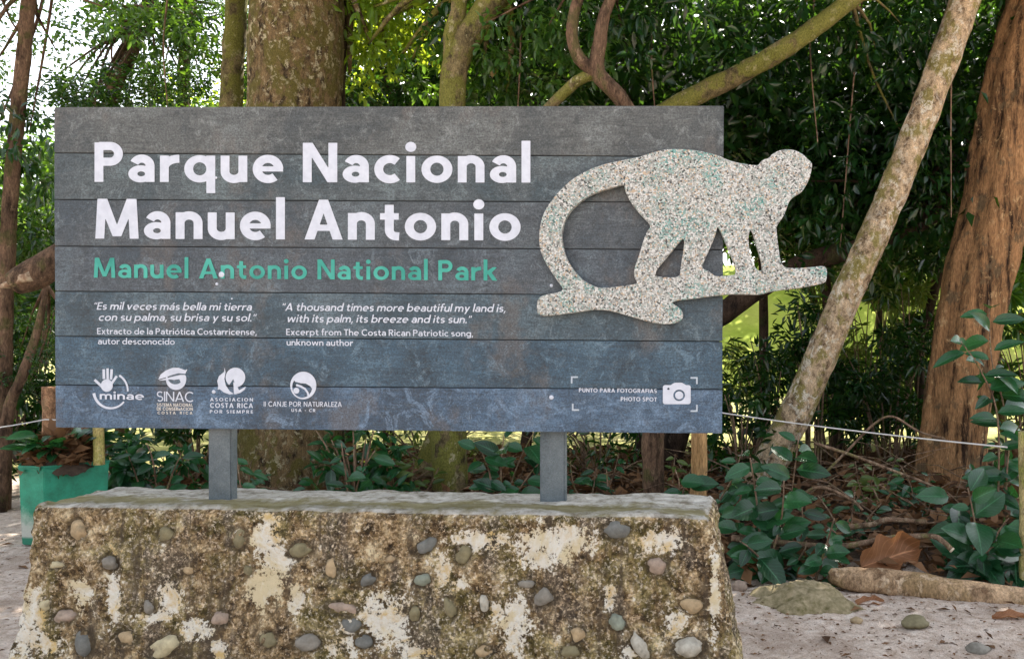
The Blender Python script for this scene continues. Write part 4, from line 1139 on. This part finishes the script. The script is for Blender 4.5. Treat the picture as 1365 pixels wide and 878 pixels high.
shrub('dark shrub behind the left sign post', 265, 9.0, 1.1, .8, 1100, .13, .055, M_leaf_dark, 111)
shrub('dark shrub behind the right sign post', 800, 9.2, .9, .8, 420, .13, .05, M_leaf_dark, 112)
shrub('olive shrub with thin leaves under the middle of the sign', 570, 9.6, .85, .9, 350, .12, .045, M_leaf_olive, 113)

def broadleaf(label, px, d, spec, mat=None, seed=1, L=.2, W=.11, name='broadleaf_plant', group='broad leaved plants at the forest edge', cat='plant'):
    """stems given as pixel paths at distance d, each with alternate broad leaves"""
    rn = random.Random(seed)
    b = gz(px, d)
    t = empty(name, b, label, cat, group)
    pos, dr, up, LL, WW, rr = [], [], [], [], [], []
    for path, nl, dd in spec:
        pts = [b + Vector((rn.uniform(-.04, .04), rn.uniform(-.04, .04), 0))] + [P(x, y, d + dd) for x, y in path]
        link('stem', pymesh('stem', *tube(pts, list(np.linspace(.010, .004, len(pts))), 6, .05, 0, .06)), M_twig, t, True)
        seg = [(pts[i + 1] - pts[i]).length for i in range(len(pts) - 1)]; tot = sum(seg)
        nl = int(nl * 1.5)
        for k in range(nl):
            s0 = tot * (.12 + .88 * (k + .5 * rn.random()) / nl)
            i = 0
            while i < len(seg) - 1 and s0 > seg[i]: s0 -= seg[i]; i += 1
            p = pts[i].lerp(pts[i + 1], min(1, s0 / seg[i]))
            ax = (pts[i + 1] - pts[i]).normalized()
            a = k * 2.4 + rn.uniform(-.5, .5)
            hd = Vector((math.cos(a), math.sin(a) * .6 - .25, rn.uniform(-.75, .30))).normalized()
            pos.append(p + hd * .02); dr.append(hd + ax * .35)
            up.append(Vector((rn.uniform(-.4, .4), -1.1 + rn.uniform(-.5, .4), .8)))
            s_ = rn.choice((.45, .6, .8, .95, 1.05, 1.2)) * rn.uniform(.9, 1.1)
            LL.append(L * s_); WW.append(W * s_ * rn.uniform(.85, 1.15)); rr.append(rn.random() * .95)
    f = lambda q: np.array([tuple(v) for v in q])
    V, F, A = leaf_cloud(f(pos), f(dr), f(up), np.array(LL), np.array(WW), np.array(rr), T_BIG)
    link('leaves', npmesh('leaves', V, F, A), mat or M_leaf_big, t, True)
    return t
broadleaf('tall dark green broadleaf plant beside the right end of the plinth', 1015, 5.7,
          [([(1010, 680), (1000, 610)], 9, 0), ([(1050, 680), (1065, 580)], 12, .1), ([(1040, 700), (1045, 640)], 9, -.1), ([(1070, 690), (1060, 660)], 7, .2), ([(985, 700), (990, 650)], 8, .1), ([(1010, 740), (985, 720)], 6, -.2), ([(1065, 745), (1075, 720)], 7, -.1)], seed=5, L=.22, W=.125)
broadleaf('low weed with many small leaves between the tall broadleaf plant and the sticks', 1130, 6.2,
          [([(1110, 690), (1090, 660)], 9, 0), ([(1135, 690), (1140, 655)], 9, 0), ([(1150, 700), (1175, 670)], 9, .1), ([(1120, 715), (1100, 700)], 7, -.1)], seed=41, L=.11, W=.05, name='weed')
broadleaf('low weed with small leaves at the foot of the ridged orange trunk', 1225, 7.2,
          [([(1215, 650), (1200, 620)], 9, 0), ([(1235, 660), (1240, 630)], 9, 0), ([(1200, 670), (1180, 650)], 8, 0)], seed=43, L=.13, W=.055, name='weed')
broadleaf('straggling weed trailing beside the smooth tan post', 965, 6.3,
          [([(955, 680), (975, 640), (990, 600)], 11, 0), ([(970, 690), (985, 660), (1010, 640)], 9, .1), ([(985, 745), (995, 725)], 7, -.3)], seed=44, L=.15, W=.075, name='weed')
for lb, px, d, xs, L_, W_, sd_ in (('green weed under the middle of the sign left of the forked trunk foot', 545, 7.5, (530, 552, 575), .14, .06, 51), ('green weed under the sign between the right post and the brown crooked trunk', 785, 7.4, (770, 795, 815), .15, .07, 52),
        ('green weed under the sign right of the crooked trunk foot', 895, 7.9, (880, 900, 915), .13, .055, 53), ('green weed under the sign just right of the left post', 330, 6.9, (325, 335, 345), .13, .06, 54),
        ('green weed among the dry leaves left of the ridged orange trunk', 1165, 7.6, (1150, 1165, 1185), .13, .05, 55), ('bright green weed below the right fence rope', 1320, 7.0, (1305, 1325, 1345), .16, .07, 56)):
    broadleaf(lb, px, d, [([(x - 4, 650), (x + (i - 1) * 10, 605 + 9 * ((i * 7 + sd_) % 3))], 9, .1 * i) for i, x in enumerate(xs)], M_leaf_olive if sd_ % 2 else M_leaf_big, seed=sd_, L=L_, W=W_, name='weed')
broadleaf('small broadleaf seedling standing in front of the pale log', 1088, 5.45, [([(1105, 715), (1112, 690)], 8, 0), ([(1095, 745), (1120, 735)], 5, 0)], seed=8, L=.15, W=.09)
broadleaf('broadleaf plant with large glossy leaves low at the right edge', 1300, 5.6,
          [([(1290, 690), (1262, 655)], 9, .2), ([(1300, 700), (1290, 650)], 8, 0), ([(1330, 710), (1345, 690)], 8, -.1), ([(1310, 740), (1330, 725)], 8, -.1), ([(1345, 745), (1375, 740)], 7, 0)], seed=11, L=.25, W=.15)
broadleaf('sapling with hanging long leaves in front of the ridged orange trunk', 1335, 6.6,
          [([(1330, 560), (1305, 490), (1272, 445)], 17, 0), ([(1340, 560), (1322, 480), (1318, 400)], 16, .1), ([(1345, 600), (1365, 560)], 6, 0)], seed=14, L=.24, W=.105, name='sapling')
broadleaf('broadleaf plant under the sign near the right post', 665, 7.0,
          [([(650, 620), (632, 590)], 7, 0), ([(668, 620), (672, 580)], 8, 0), ([(690, 620), (712, 575)], 8, .1), ([(700, 640), (735, 600)], 6, 0)], seed=17, L=.24, W=.13)
broadleaf('small broadleaf plant left of the right wooden fence post', 905, 6.7, [([(905, 640), (900, 625)], 5, 0), ([(912, 650), (922, 640)], 4, 0)], seed=19, L=.2, W=.12)
broadleaf('broadleaf plant under the sign left of the thickest trunk foot', 205, 7.2, [([(205, 620), (195, 590)], 7, 0), ([(230, 630), (245, 600)], 6, 0), ([(180, 630), (168, 600)], 6, 0)], seed=23, L=.17, W=.10)
broadleaf('broadleaf plant beside the thickest trunk foot under the sign', 470, 6.9, [([(462, 640), (455, 590)], 6, 0), ([(478, 640), (500, 600)], 6, 0)], seed=29, L=.2, W=.1)

# --- leaf litter, brush and grass that nobody could count
def litter():
    rng = np.random.default_rng(77)
    N = 19000
    y = rng.uniform(5.1, 11.5, N); x = rng.uniform(-6, 5.5, N)
    e = y + np.where(x < 0, .5 * x, .1 * x)
    keep = (rng.random(N) < np.clip((e - 5.40) / .5, 0.0, 1)) & ~((np.abs(x + 3.3) < .4) & (y < 7.2))
    x, y = x[keep], y[keep]; n = len(x)
    z = np.array([ground_h(a, b_) for a, b_ in zip(x, y)]) + rng.random(n) ** 2 * .16
    d = rng.normal(size=(n, 3)); d[:, 2] *= .45
    up = np.array([0, 0, 1]) + rng.normal(size=(n, 3)) * .5
    L = rng.uniform(.06, .19, n)
    return npmesh('leaf_litter', *leaf_cloud(np.stack([x, y, z], 1), d, up, L, L * rng.uniform(.35, .6, n), rng.random(n)))
tag(link('leaf_litter', litter(), M_dry), 'brown dry leaves covering the forest floor behind the sign', 'leaf litter', kind='stuff')
def brush():
    rn = random.Random(5); vf = []
    for k in range(460):
        x = rn.uniform(-6, 4.5); y = rn.uniform(5.7, 9.5)
        if y + (.5 if x < 0 else .1) * x < 5.9: continue
        a = rn.uniform(0, 6.28); l = rn.uniform(.2, .9)
        z = ground_h(x, y) + rn.uniform(.02, .28)
        dv = Vector((math.cos(a), math.sin(a) * .6, rn.uniform(-.25, .45)))
        p = Vector((x, y, z)); r = rn.uniform(.003, .009)
        vf.append(tube([p, p + dv * l * .5 + Vector((0, 0, rn.uniform(-.05, .1))), p + dv * l], [r, r * .8, r * .3], 5, 0, 0, None))
    return join(*vf)
tag(link('brushwood', pymesh('brushwood', *brush()), M_twig, None, True), 'tangled dead twigs lying along the forest edge', 'brushwood', kind='stuff')
def grit():
    rng = np.random.default_rng(9); N = 5200
    y = rng.uniform(3.9, 6.6, N); x = rng.uniform(-.2, 3.2, N)
    xl = rng.uniform(-5.5, -3.0, N // 2); yl = rng.uniform(4.0, 9.0, N // 2)
    x = np.concatenate([x, xl]); y = np.concatenate([y, yl])
    n = len(x)
    z = np.array([ground_h(a, b_) for a, b_ in zip(x, y)]) + .004
    d = rng.normal(size=(n, 3)); d[:, 2] *= .15
    up = np.array([0, 0, 1]) + rng.normal(size=(n, 3)) * .25
    L = .007 + .035 * rng.random(n) ** 3 + (rng.random(n) > .975) * rng.uniform(.02, .08, n)
    return npmesh('ground_debris', *leaf_cloud(np.stack([x, y, z], 1), d, up, L, L * rng.uniform(.2, .6, n), rng.random(n)))
tag(link('ground_debris', grit(), M_dry), 'small dark chips and leaf bits scattered over the sandy path', 'debris', kind='stuff')

# --- hanging twigs in the canopy (one thing)
for lb, x0, x1, x2, yb, d in (('thin vine hanging just right of the fork in the mossy forked trunk', 690, 694, 690, 150, 8.4), ('thin vine hanging between the crooked limbs and the sloping trunk', 872, 868, 874, 160, 8.6),
        ('thin vine hanging under the upper end of the sloping trunk', 1085, 1080, 1090, 190, 8.8), ('thin bent vine hanging beside the left side of the ridged orange trunk', 1290, 1270, 1268, 290, 8.6),
        ('thin vine hanging left of the slim mossy trunk', 222, 218, 224, 150, 10.0), ('longest thin vine falling between the monkey head and the pale leaning trunk', 1150, 1142, 1120, 330, 8.9)):
    tag(link('vine', pymesh('vine', *tube([P(x0, -160, d), P(x0 + 4, -40, d), P(x1, 60, d), P(x2, yb, d)], [.014, .012, .010, .005], 7, .2, 0, .08, x0)), M_twig, None, True), lb, 'vine', 'thin vines hanging in the dark foliage')
# --- logs, sticks, single dry leaves, stones
def ground_at(px, py):
    d = EYE * FPX / (py - PY0)
    p = P(px, py, d); p.z = ground_h(p.x, p.y)
    return p
lg = empty('log', ground_at(1230, 800), 'pale dead log lying on the sand at the right edge', 'log')
a_, b_, c_ = P(1108, 768, 5.35), P(1230, 782, 5.2), P(1560, 838, 4.85)
link('wood', pymesh('wood', *tube([a_ - Vector((.02, 0, 0)), a_, a_.lerp(b_, .3), b_, b_.lerp(c_, .5), c_], [.025, .05, .078, .086, .092, .09], 24, .12, .02, .04, 3)), M_log, lg, True)
for i, (lb, pts, r, dd) in enumerate([
        ('longest grey stick lying behind the pale log with a pale cut end', [(975, 716), (1060, 725), (1120, 728), (1180, 718), (1225, 714), (1250, 716), (1268, 732)], .024, 5.75),
        ('short upper stick with a pale cut end behind the longest stick', [(1130, 702), (1165, 698), (1182, 692), (1235, 695)], .022, 5.9),
        ('thin bare branch rising from the leaves right of the monkey sign', [(1085, 590), (1140, 608), (1185, 625), (1225, 640), (1260, 655)], .013, 6.4),
        ('thin bare branch arching in front of the ridged orange trunk', [(1090, 640), (1130, 600), (1165, 565), (1190, 555), (1225, 575), (1260, 585)], .012, 7.2),
        ('crooked grey stick leaning by the tall broadleaf plant', [(1000, 672), (1035, 690), (1085, 650), (1130, 663), (1150, 680)], .014, 6.1)]):
    b = P(*pts[0], dd); b.z = ground_h(b.x, b.y)
    t = empty('stick', b, lb, 'stick', 'fallen sticks at the forest edge')
    w = [P(x, y, dd - .05 * k) for k, (x, y) in enumerate(pts)]
    link('wood', pymesh('wood', *tube(w, list(np.linspace(r, r * .75, len(w))), 9, .12, 0, .04, i)), M_twig, t, True)
    if i < 2:
        q = w[-1] if i == 0 else w[0]; d_ = (w[-1] - w[-2]).normalized() if i == 0 else (w[0] - w[1]).normalized()
        link('cut_end', pymesh('cut_end', *tube([q, q + d_ * .012], [r * .85, r * .8], 9)), M_cut, t, True)

def dry_leaf(label, px, py, d, L, W, dirv, upv, curl, seed):
    c = P(px, py, d)
    nr, nc = 14, 13
    V, A = [], []
    dv = Vector(dirv).normalized(); sv = Vector(upv).cross(dv).normalized(); nv = dv.cross(sv)
    for i in range(nr + 1):
        t = i / nr
        wd = W * .5 * math.sin(math.pi * (.04 + .93 * t)) ** .6 * (1 + .25 * math.sin(t * 17 + seed))
        for j in range(nc):
            s_ = j / (nc - 1) * 2 - 1
            z = curl * W * (abs(s_) ** 1.6) * .55 + .04 * math.sin(t * 9 + s_ * 5 + seed) * W + .20 * L * math.sin(t * 3) * .4
            V.append(c + dv * (t - .5) * L + sv * s_ * wd + nv * z); A.append((t, s_, .4 + .3 * math.sin(seed + t * 4)))
    F = [(i * nc + j, i * nc + j + 1, (i + 1) * nc + j + 1, (i + 1) * nc + j) for i in range(nr) for j in range(nc - 1)]
    o = link('dry_leaf', npmesh('dry_leaf', np.array([tuple(v) for v in V]), np.array(F), np.array(A)), M_dry_red, None, True)
    return tag(o, label, 'dry leaf', 'large fallen dry leaves')
dry_leaf('largest curled russet dry leaf standing behind the pale log', 1187, 744, 5.55, .42, .24, (1, .1, .28), (0, -.8, .6), .7, 1)
dry_leaf('russet dry leaf lying flat under the broken end of the pale log', 1160, 806, 5.02, .18, .09, (1, .1, 0), (0, -.25, 1), .5, 2)
dry_leaf('small russet dry leaf between the plinth corner and the tall plant', 1002, 755, 5.6, .16, .10, (.8, .2, -.3), (0, -.6, .8), .6, 3)
dry_leaf('russet dry leaf below the right end of the pale log', 1345, 824, 4.75, .20, .07, (1, .05, .02), (0, -.25, 1), .5, 4)
dry_leaf('orange dry leaf tucked at the left tip of the pale log', 1078, 763, 5.5, .17, .10, (.9, .2, .3), (0, -.7, .7), .6, 5)

m = [ground_at(1068, 800)]
V, F = grid_sheet(list(np.linspace(-.36, .44, 50)), list(np.linspace(-.42, .42, 44)), lambda x, y: 0)
mv = []
for x, y, z in V:
    nz_ = fbm(Vector((m[0].x + x, m[0].y + y, 5)) * 5, 4)
    r2 = ((x - .03) / (.35 + .14 * nz_)) ** 2 + (y / (.32 + .13 * nz_)) ** 2
    h = max(0, 1 - r2) ** 1.1 * .12 - .02
    w = Vector((m[0].x + x, m[0].y + y, 0))
    h += (.02 * fbm(w * 9, 3) + .01 * fbm(w * 30, 3)) * max(0, 1 - r2 * .8)
    mv.append((w.x, w.y, ground_h(w.x, w.y) + h))
tag(link('mound', pymesh('mound', mv, F), plain('mossy_earth', (.10, .085, .03), (.36, .29, .18), 22, .95, 1.0), None, True), 'low mossy mound of earth on the sand beside the plinth', 'mound')
for i, (px, py, rx, rz, kd, lb) in enumerate([(1218, 828, .075, .035, 'olive', 'flat olive stone on the sand in front of the pale log'), (1303, 860, .06, .03, 'grey', 'grey stone on the sand at the bottom right'),
        (986, 782, .05, .04, 'pink', 'small pinkish stone beside the right corner of the plinth'), (1142, 823, .035, .02, 'tan', 'small tan stone at the foot of the mossy mound')]):
    p = ground_at(px, py + 4)
    o = link('stone', stone_mesh(Vector((0, 0, 0)), Vector((1, 0, 0)), Vector((0, 1, 0)), Z, rx, rx * .8, rz, 50 + i), STONE[kd], None, True)
    o.location = p + Vector((0, 0, rz * .5))
    tag(o, lb, 'stone', 'loose stones on the sand')

# --- green tub planter
s = NT('tub_paint')
sp = s.n.new('ShaderNodeSeparateXYZ'); s.L(s.co.outputs['Object'], sp.inputs[0])
n = s.noise(9, 7, .7); n2_ = s.noise(60, 4, .7)
c = s.ramp(n, [(.3, (.012, .15, .085)), (.6, (.02, .27, .16)), (.8, (.05, .33, .22))])
wear = s.math('ADD', s.math('SUBTRACT', .34, sp.outputs[2]), s.math('MULTIPLY', s.math('SUBTRACT', n, .5), .35))
c = s.mix(s.ramp(wear, [(.05, 0.), (.22, .9)]), c, (.45, .44, .39))
c = s.mix(s.ramp(s.math('SUBTRACT', .07, sp.outputs[2]), [(0, 0.), (.02, 1.)]), c, (.015, .17, .10))
c = s.mix(.35, c, s.ramp(n2_, [(.3, .6), (.7, 1.1)]), 'MULTIPLY')
s.col(c, .55, .4); s.bump(n2_, .2, .004)
M_tub = s.m
pb = ground_at(62, 731)
tub = empty('planter_tub', pb, 'faded green angular planter tub full of dry leaves, left behind the plinth', 'planter')
def tub_shell():
    n = 6
    base = [(-.20, .20), (0, 0), (.53, .17), (.46, .62), (.10, .68), (-.19, .46)]
    def ringp(r, z):
        k = r / .385
        ca, sa = math.cos(R(36)) * .80 * k, math.sin(R(36)) * .80 * k
        return [((x - .16) * ca - (y - .32) * sa, (x - .16) * sa + (y - .32) * ca, z) for x, y in base]
    rings = [ringp(.355, .0), ringp(.36, .05), ringp(.385, .60), ringp(.395, .605), ringp(.395, .625), ringp(.37, .625), ringp(.36, .50)]
    bm = bmesh.new()
    rv = [[bm.verts.new(p) for p in r] for r in rings]
    for i in range(len(rv) - 1):
        for k in range(n): bm.faces.new((rv[i][k], rv[i][(k + 1) % n], rv[i + 1][(k + 1) % n], rv[i + 1][k]))
    bm.faces.new(rv[-1]); bm.faces.new(rv[0][::-1])
    bmesh.ops.recalc_face_normals(bm, faces=bm.faces)
    bmesh.ops.bevel(bm, geom=list(bm.edges), offset=.006, segments=2, affect='EDGES')
    me = bpy.data.meshes.new('shell'); bm.to_mesh(me); bm.free()
    return me
tc = P(86, PY0, 6.72) + Vector((0, 0, pb.z - EYE))
tub.location = tc
me = tub_shell(); me.materials.append(M_tub)
o = bpy.data.objects.new('shell', me); COL.objects.link(o); o.parent = tub
rng = np.random.default_rng(3)
hp = []
for k in range(1):
    pass
hv, hf = grid_sheet(list(np.linspace(-.25, .25, 22)), list(np.linspace(-.24, .24, 20)), lambda x, y: .54 + .22 * max(0, 1 - (x / .28) ** 2 - (y / .27) ** 2) + .03 * fbm(Vector((x * 9, y * 9, 1)), 3))
me = pymesh('soil', hv, hf); me.materials.append(plain('tub_soil', (.03, .022, .016), (.09, .06, .04), 40, .95, .6))
o = bpy.data.objects.new('soil', me); COL.objects.link(o); o.parent = tub
n = 420
a = rng.uniform(0, 6.28, n); q = rng.random(n) ** .5
x, y = np.cos(a) * q * .25, np.sin(a) * q * .24
z = .57 + .25 * np.clip(1 - q * q, 0, 1) + rng.random(n) * .06
d = rng.normal(size=(n, 3)); d[:, 2] *= .6
L = rng.uniform(.08, .18, n)
me = npmesh('dry_leaves', *leaf_cloud(np.stack([x, y, z], 1), d, np.array([0, -.4, 1]) + rng.normal(size=(n, 3)) * .6, L, L * .5, .4 + .6 * rng.random(n)))
me.materials.append(M_dry); o = bpy.data.objects.new('dry_leaves', me); COL.objects.link(o); o.parent = tub
n = 46
a = rng.uniform(2.2, 7.2, n); q = .5 + .5 * rng.random(n)
x, y = np.cos(a) * q * .24, np.sin(a) * q * .22
d = np.stack([np.cos(a), np.sin(a), rng.uniform(-.2, .9, n)], 1)
L = rng.uniform(.12, .24, n)
me = npmesh('green_leaves', *leaf_cloud(np.stack([x, y, .70 + rng.random(n) * .16], 1), d, np.array([0, -.5, 1]) + rng.normal(size=(n, 3)) * .4, L, L * .5, rng.random(n), T_BIG))
me.materials.append(M_leaf_big); o = bpy.data.objects.new('green_leaves', me); COL.objects.link(o); o.parent = tub

# --- fence posts and rope
def fence_post(label, px, d, ytop, r, mat, lean=0, seed=1, nm='fence_post'):
    b = gz(px, d); tp = P(px + lean, ytop, d)
    return tag(link(nm, pymesh(nm, *tube([b, b.lerp(tp, .5) + Vector((.006, 0, 0)), tp], [r * 1.03, r, r * .97], 14, .10, 0, .06, seed)), mat, None, True), label, 'post', 'wooden posts carrying the white rope')
M_postA = bark('post_knotty', (.36, .20, .11), (.12, .06, .035), (.5, .34, .2), (.2, .13, .07), .2, .4, .6, 14)
M_postB = bark('post_tan', (.42, .25, .11), (.30, .17, .07), (.48, .31, .15), (.36, .22, .10), .2, .2, .15, 14, .3)
M_postC = bark('post_yellow', (.45, .36, .16), (.22, .17, .08), (.55, .48, .28), (.30, .30, .08), .5, .4, .5, 14, .4)
fence_post('knotty reddish brown post at the lower left edge of the sign', 66, 7.4, 515, .06, M_postA, 0, 2)
fence_post('smooth tan post below the right end of the sign', 930, 7.0, 530, .068, M_postB, 2, 3)
fence_post('yellowish lichen spotted post at the right edge of the view', 1368, 5.4, 575, .045, M_postC, -2, 4)
tag(link('bamboo_stake', pymesh('bamboo_stake', *tube([P(132, 619, 6.68), P(132, 600, 6.68), P(131, 566, 6.68)], [.040, .040, .038], 14, .06, 0, .05, 5)), bark('bamboo', (.50, .40, .15), (.30, .22, .08), (.58, .50, .26), (.36, .34, .10), .4, .4, .4, 14, .3), None, True), 'short pale yellow bamboo stake standing in the green tub', 'stake')
fence_post('knotty post at the left end of the white rope', -140, 6.86, 565, .06, M_postA, 0, 7)
rp = []
nodes = [P(-140, 585, 6.8), P(60, 559, 7.34), P(930, 545, 6.93), P(1366, 598, 5.36)]
for i in range(3):
    for k in range(24):
        t = k / 24
        q = nodes[i].lerp(nodes[i + 1], t); q.z -= (.02 if i != 1 else .06) * 4 * t * (1 - t)
        rp.append(q)
tag(link('rope', pymesh('rope', *tube(rp, [.0055] * len(rp), 7)), plain('white_rope', (.5, .48, .45), (.68, .66, .62), 200, .8, .5), None, True), 'thin white rope strung between the wooden posts', 'rope')

# --- broken limb and pale stump pieces at the left
a = P(-30, 385, 7.0)
lb_ = empty('broken_limb', P(75, 352, 7.3), 'broken brown limb with pale torn wood left of the sign', 'branch')
link('wood', pymesh('wood', *tube([P(20, 378, 7.0), P(45, 366, 7.02), P(90, 340, 7.1), P(180, 300, 7.4), P(300, 330, 7.9), P(380, 420, 8.3)], [.10, .125, .125, .12, .13, .15], 16, .12, .02, .06, 4)), M_bark_brown, lb_, True)
link('torn_wood', pymesh('torn_wood', *tube([P(-8, 384, 6.94), P(8, 380, 6.95), P(28, 372, 6.93), P(42, 368, 6.92)], [.01, .028, .05, .045], 12, .5, .15, .03, 8)), M_torn, lb_, True)
b = gz(0, 7.9)
tree('pale_sapling', 'short leaning stem with pale bark patches behind the green tub', 'tree', b, [b, P(10, 555, 7.9), P(28, 505, 7.9), P(50, 440, 8.0), P(62, 380, 8.1)], [.055, .05, .045, .035, .02], M_bark_brown,
     [('lean', P(50, 470, 8.3), .55, .3)], M_leaf_dark, None, 12, .15, 0, .06, 3, .02, 33)
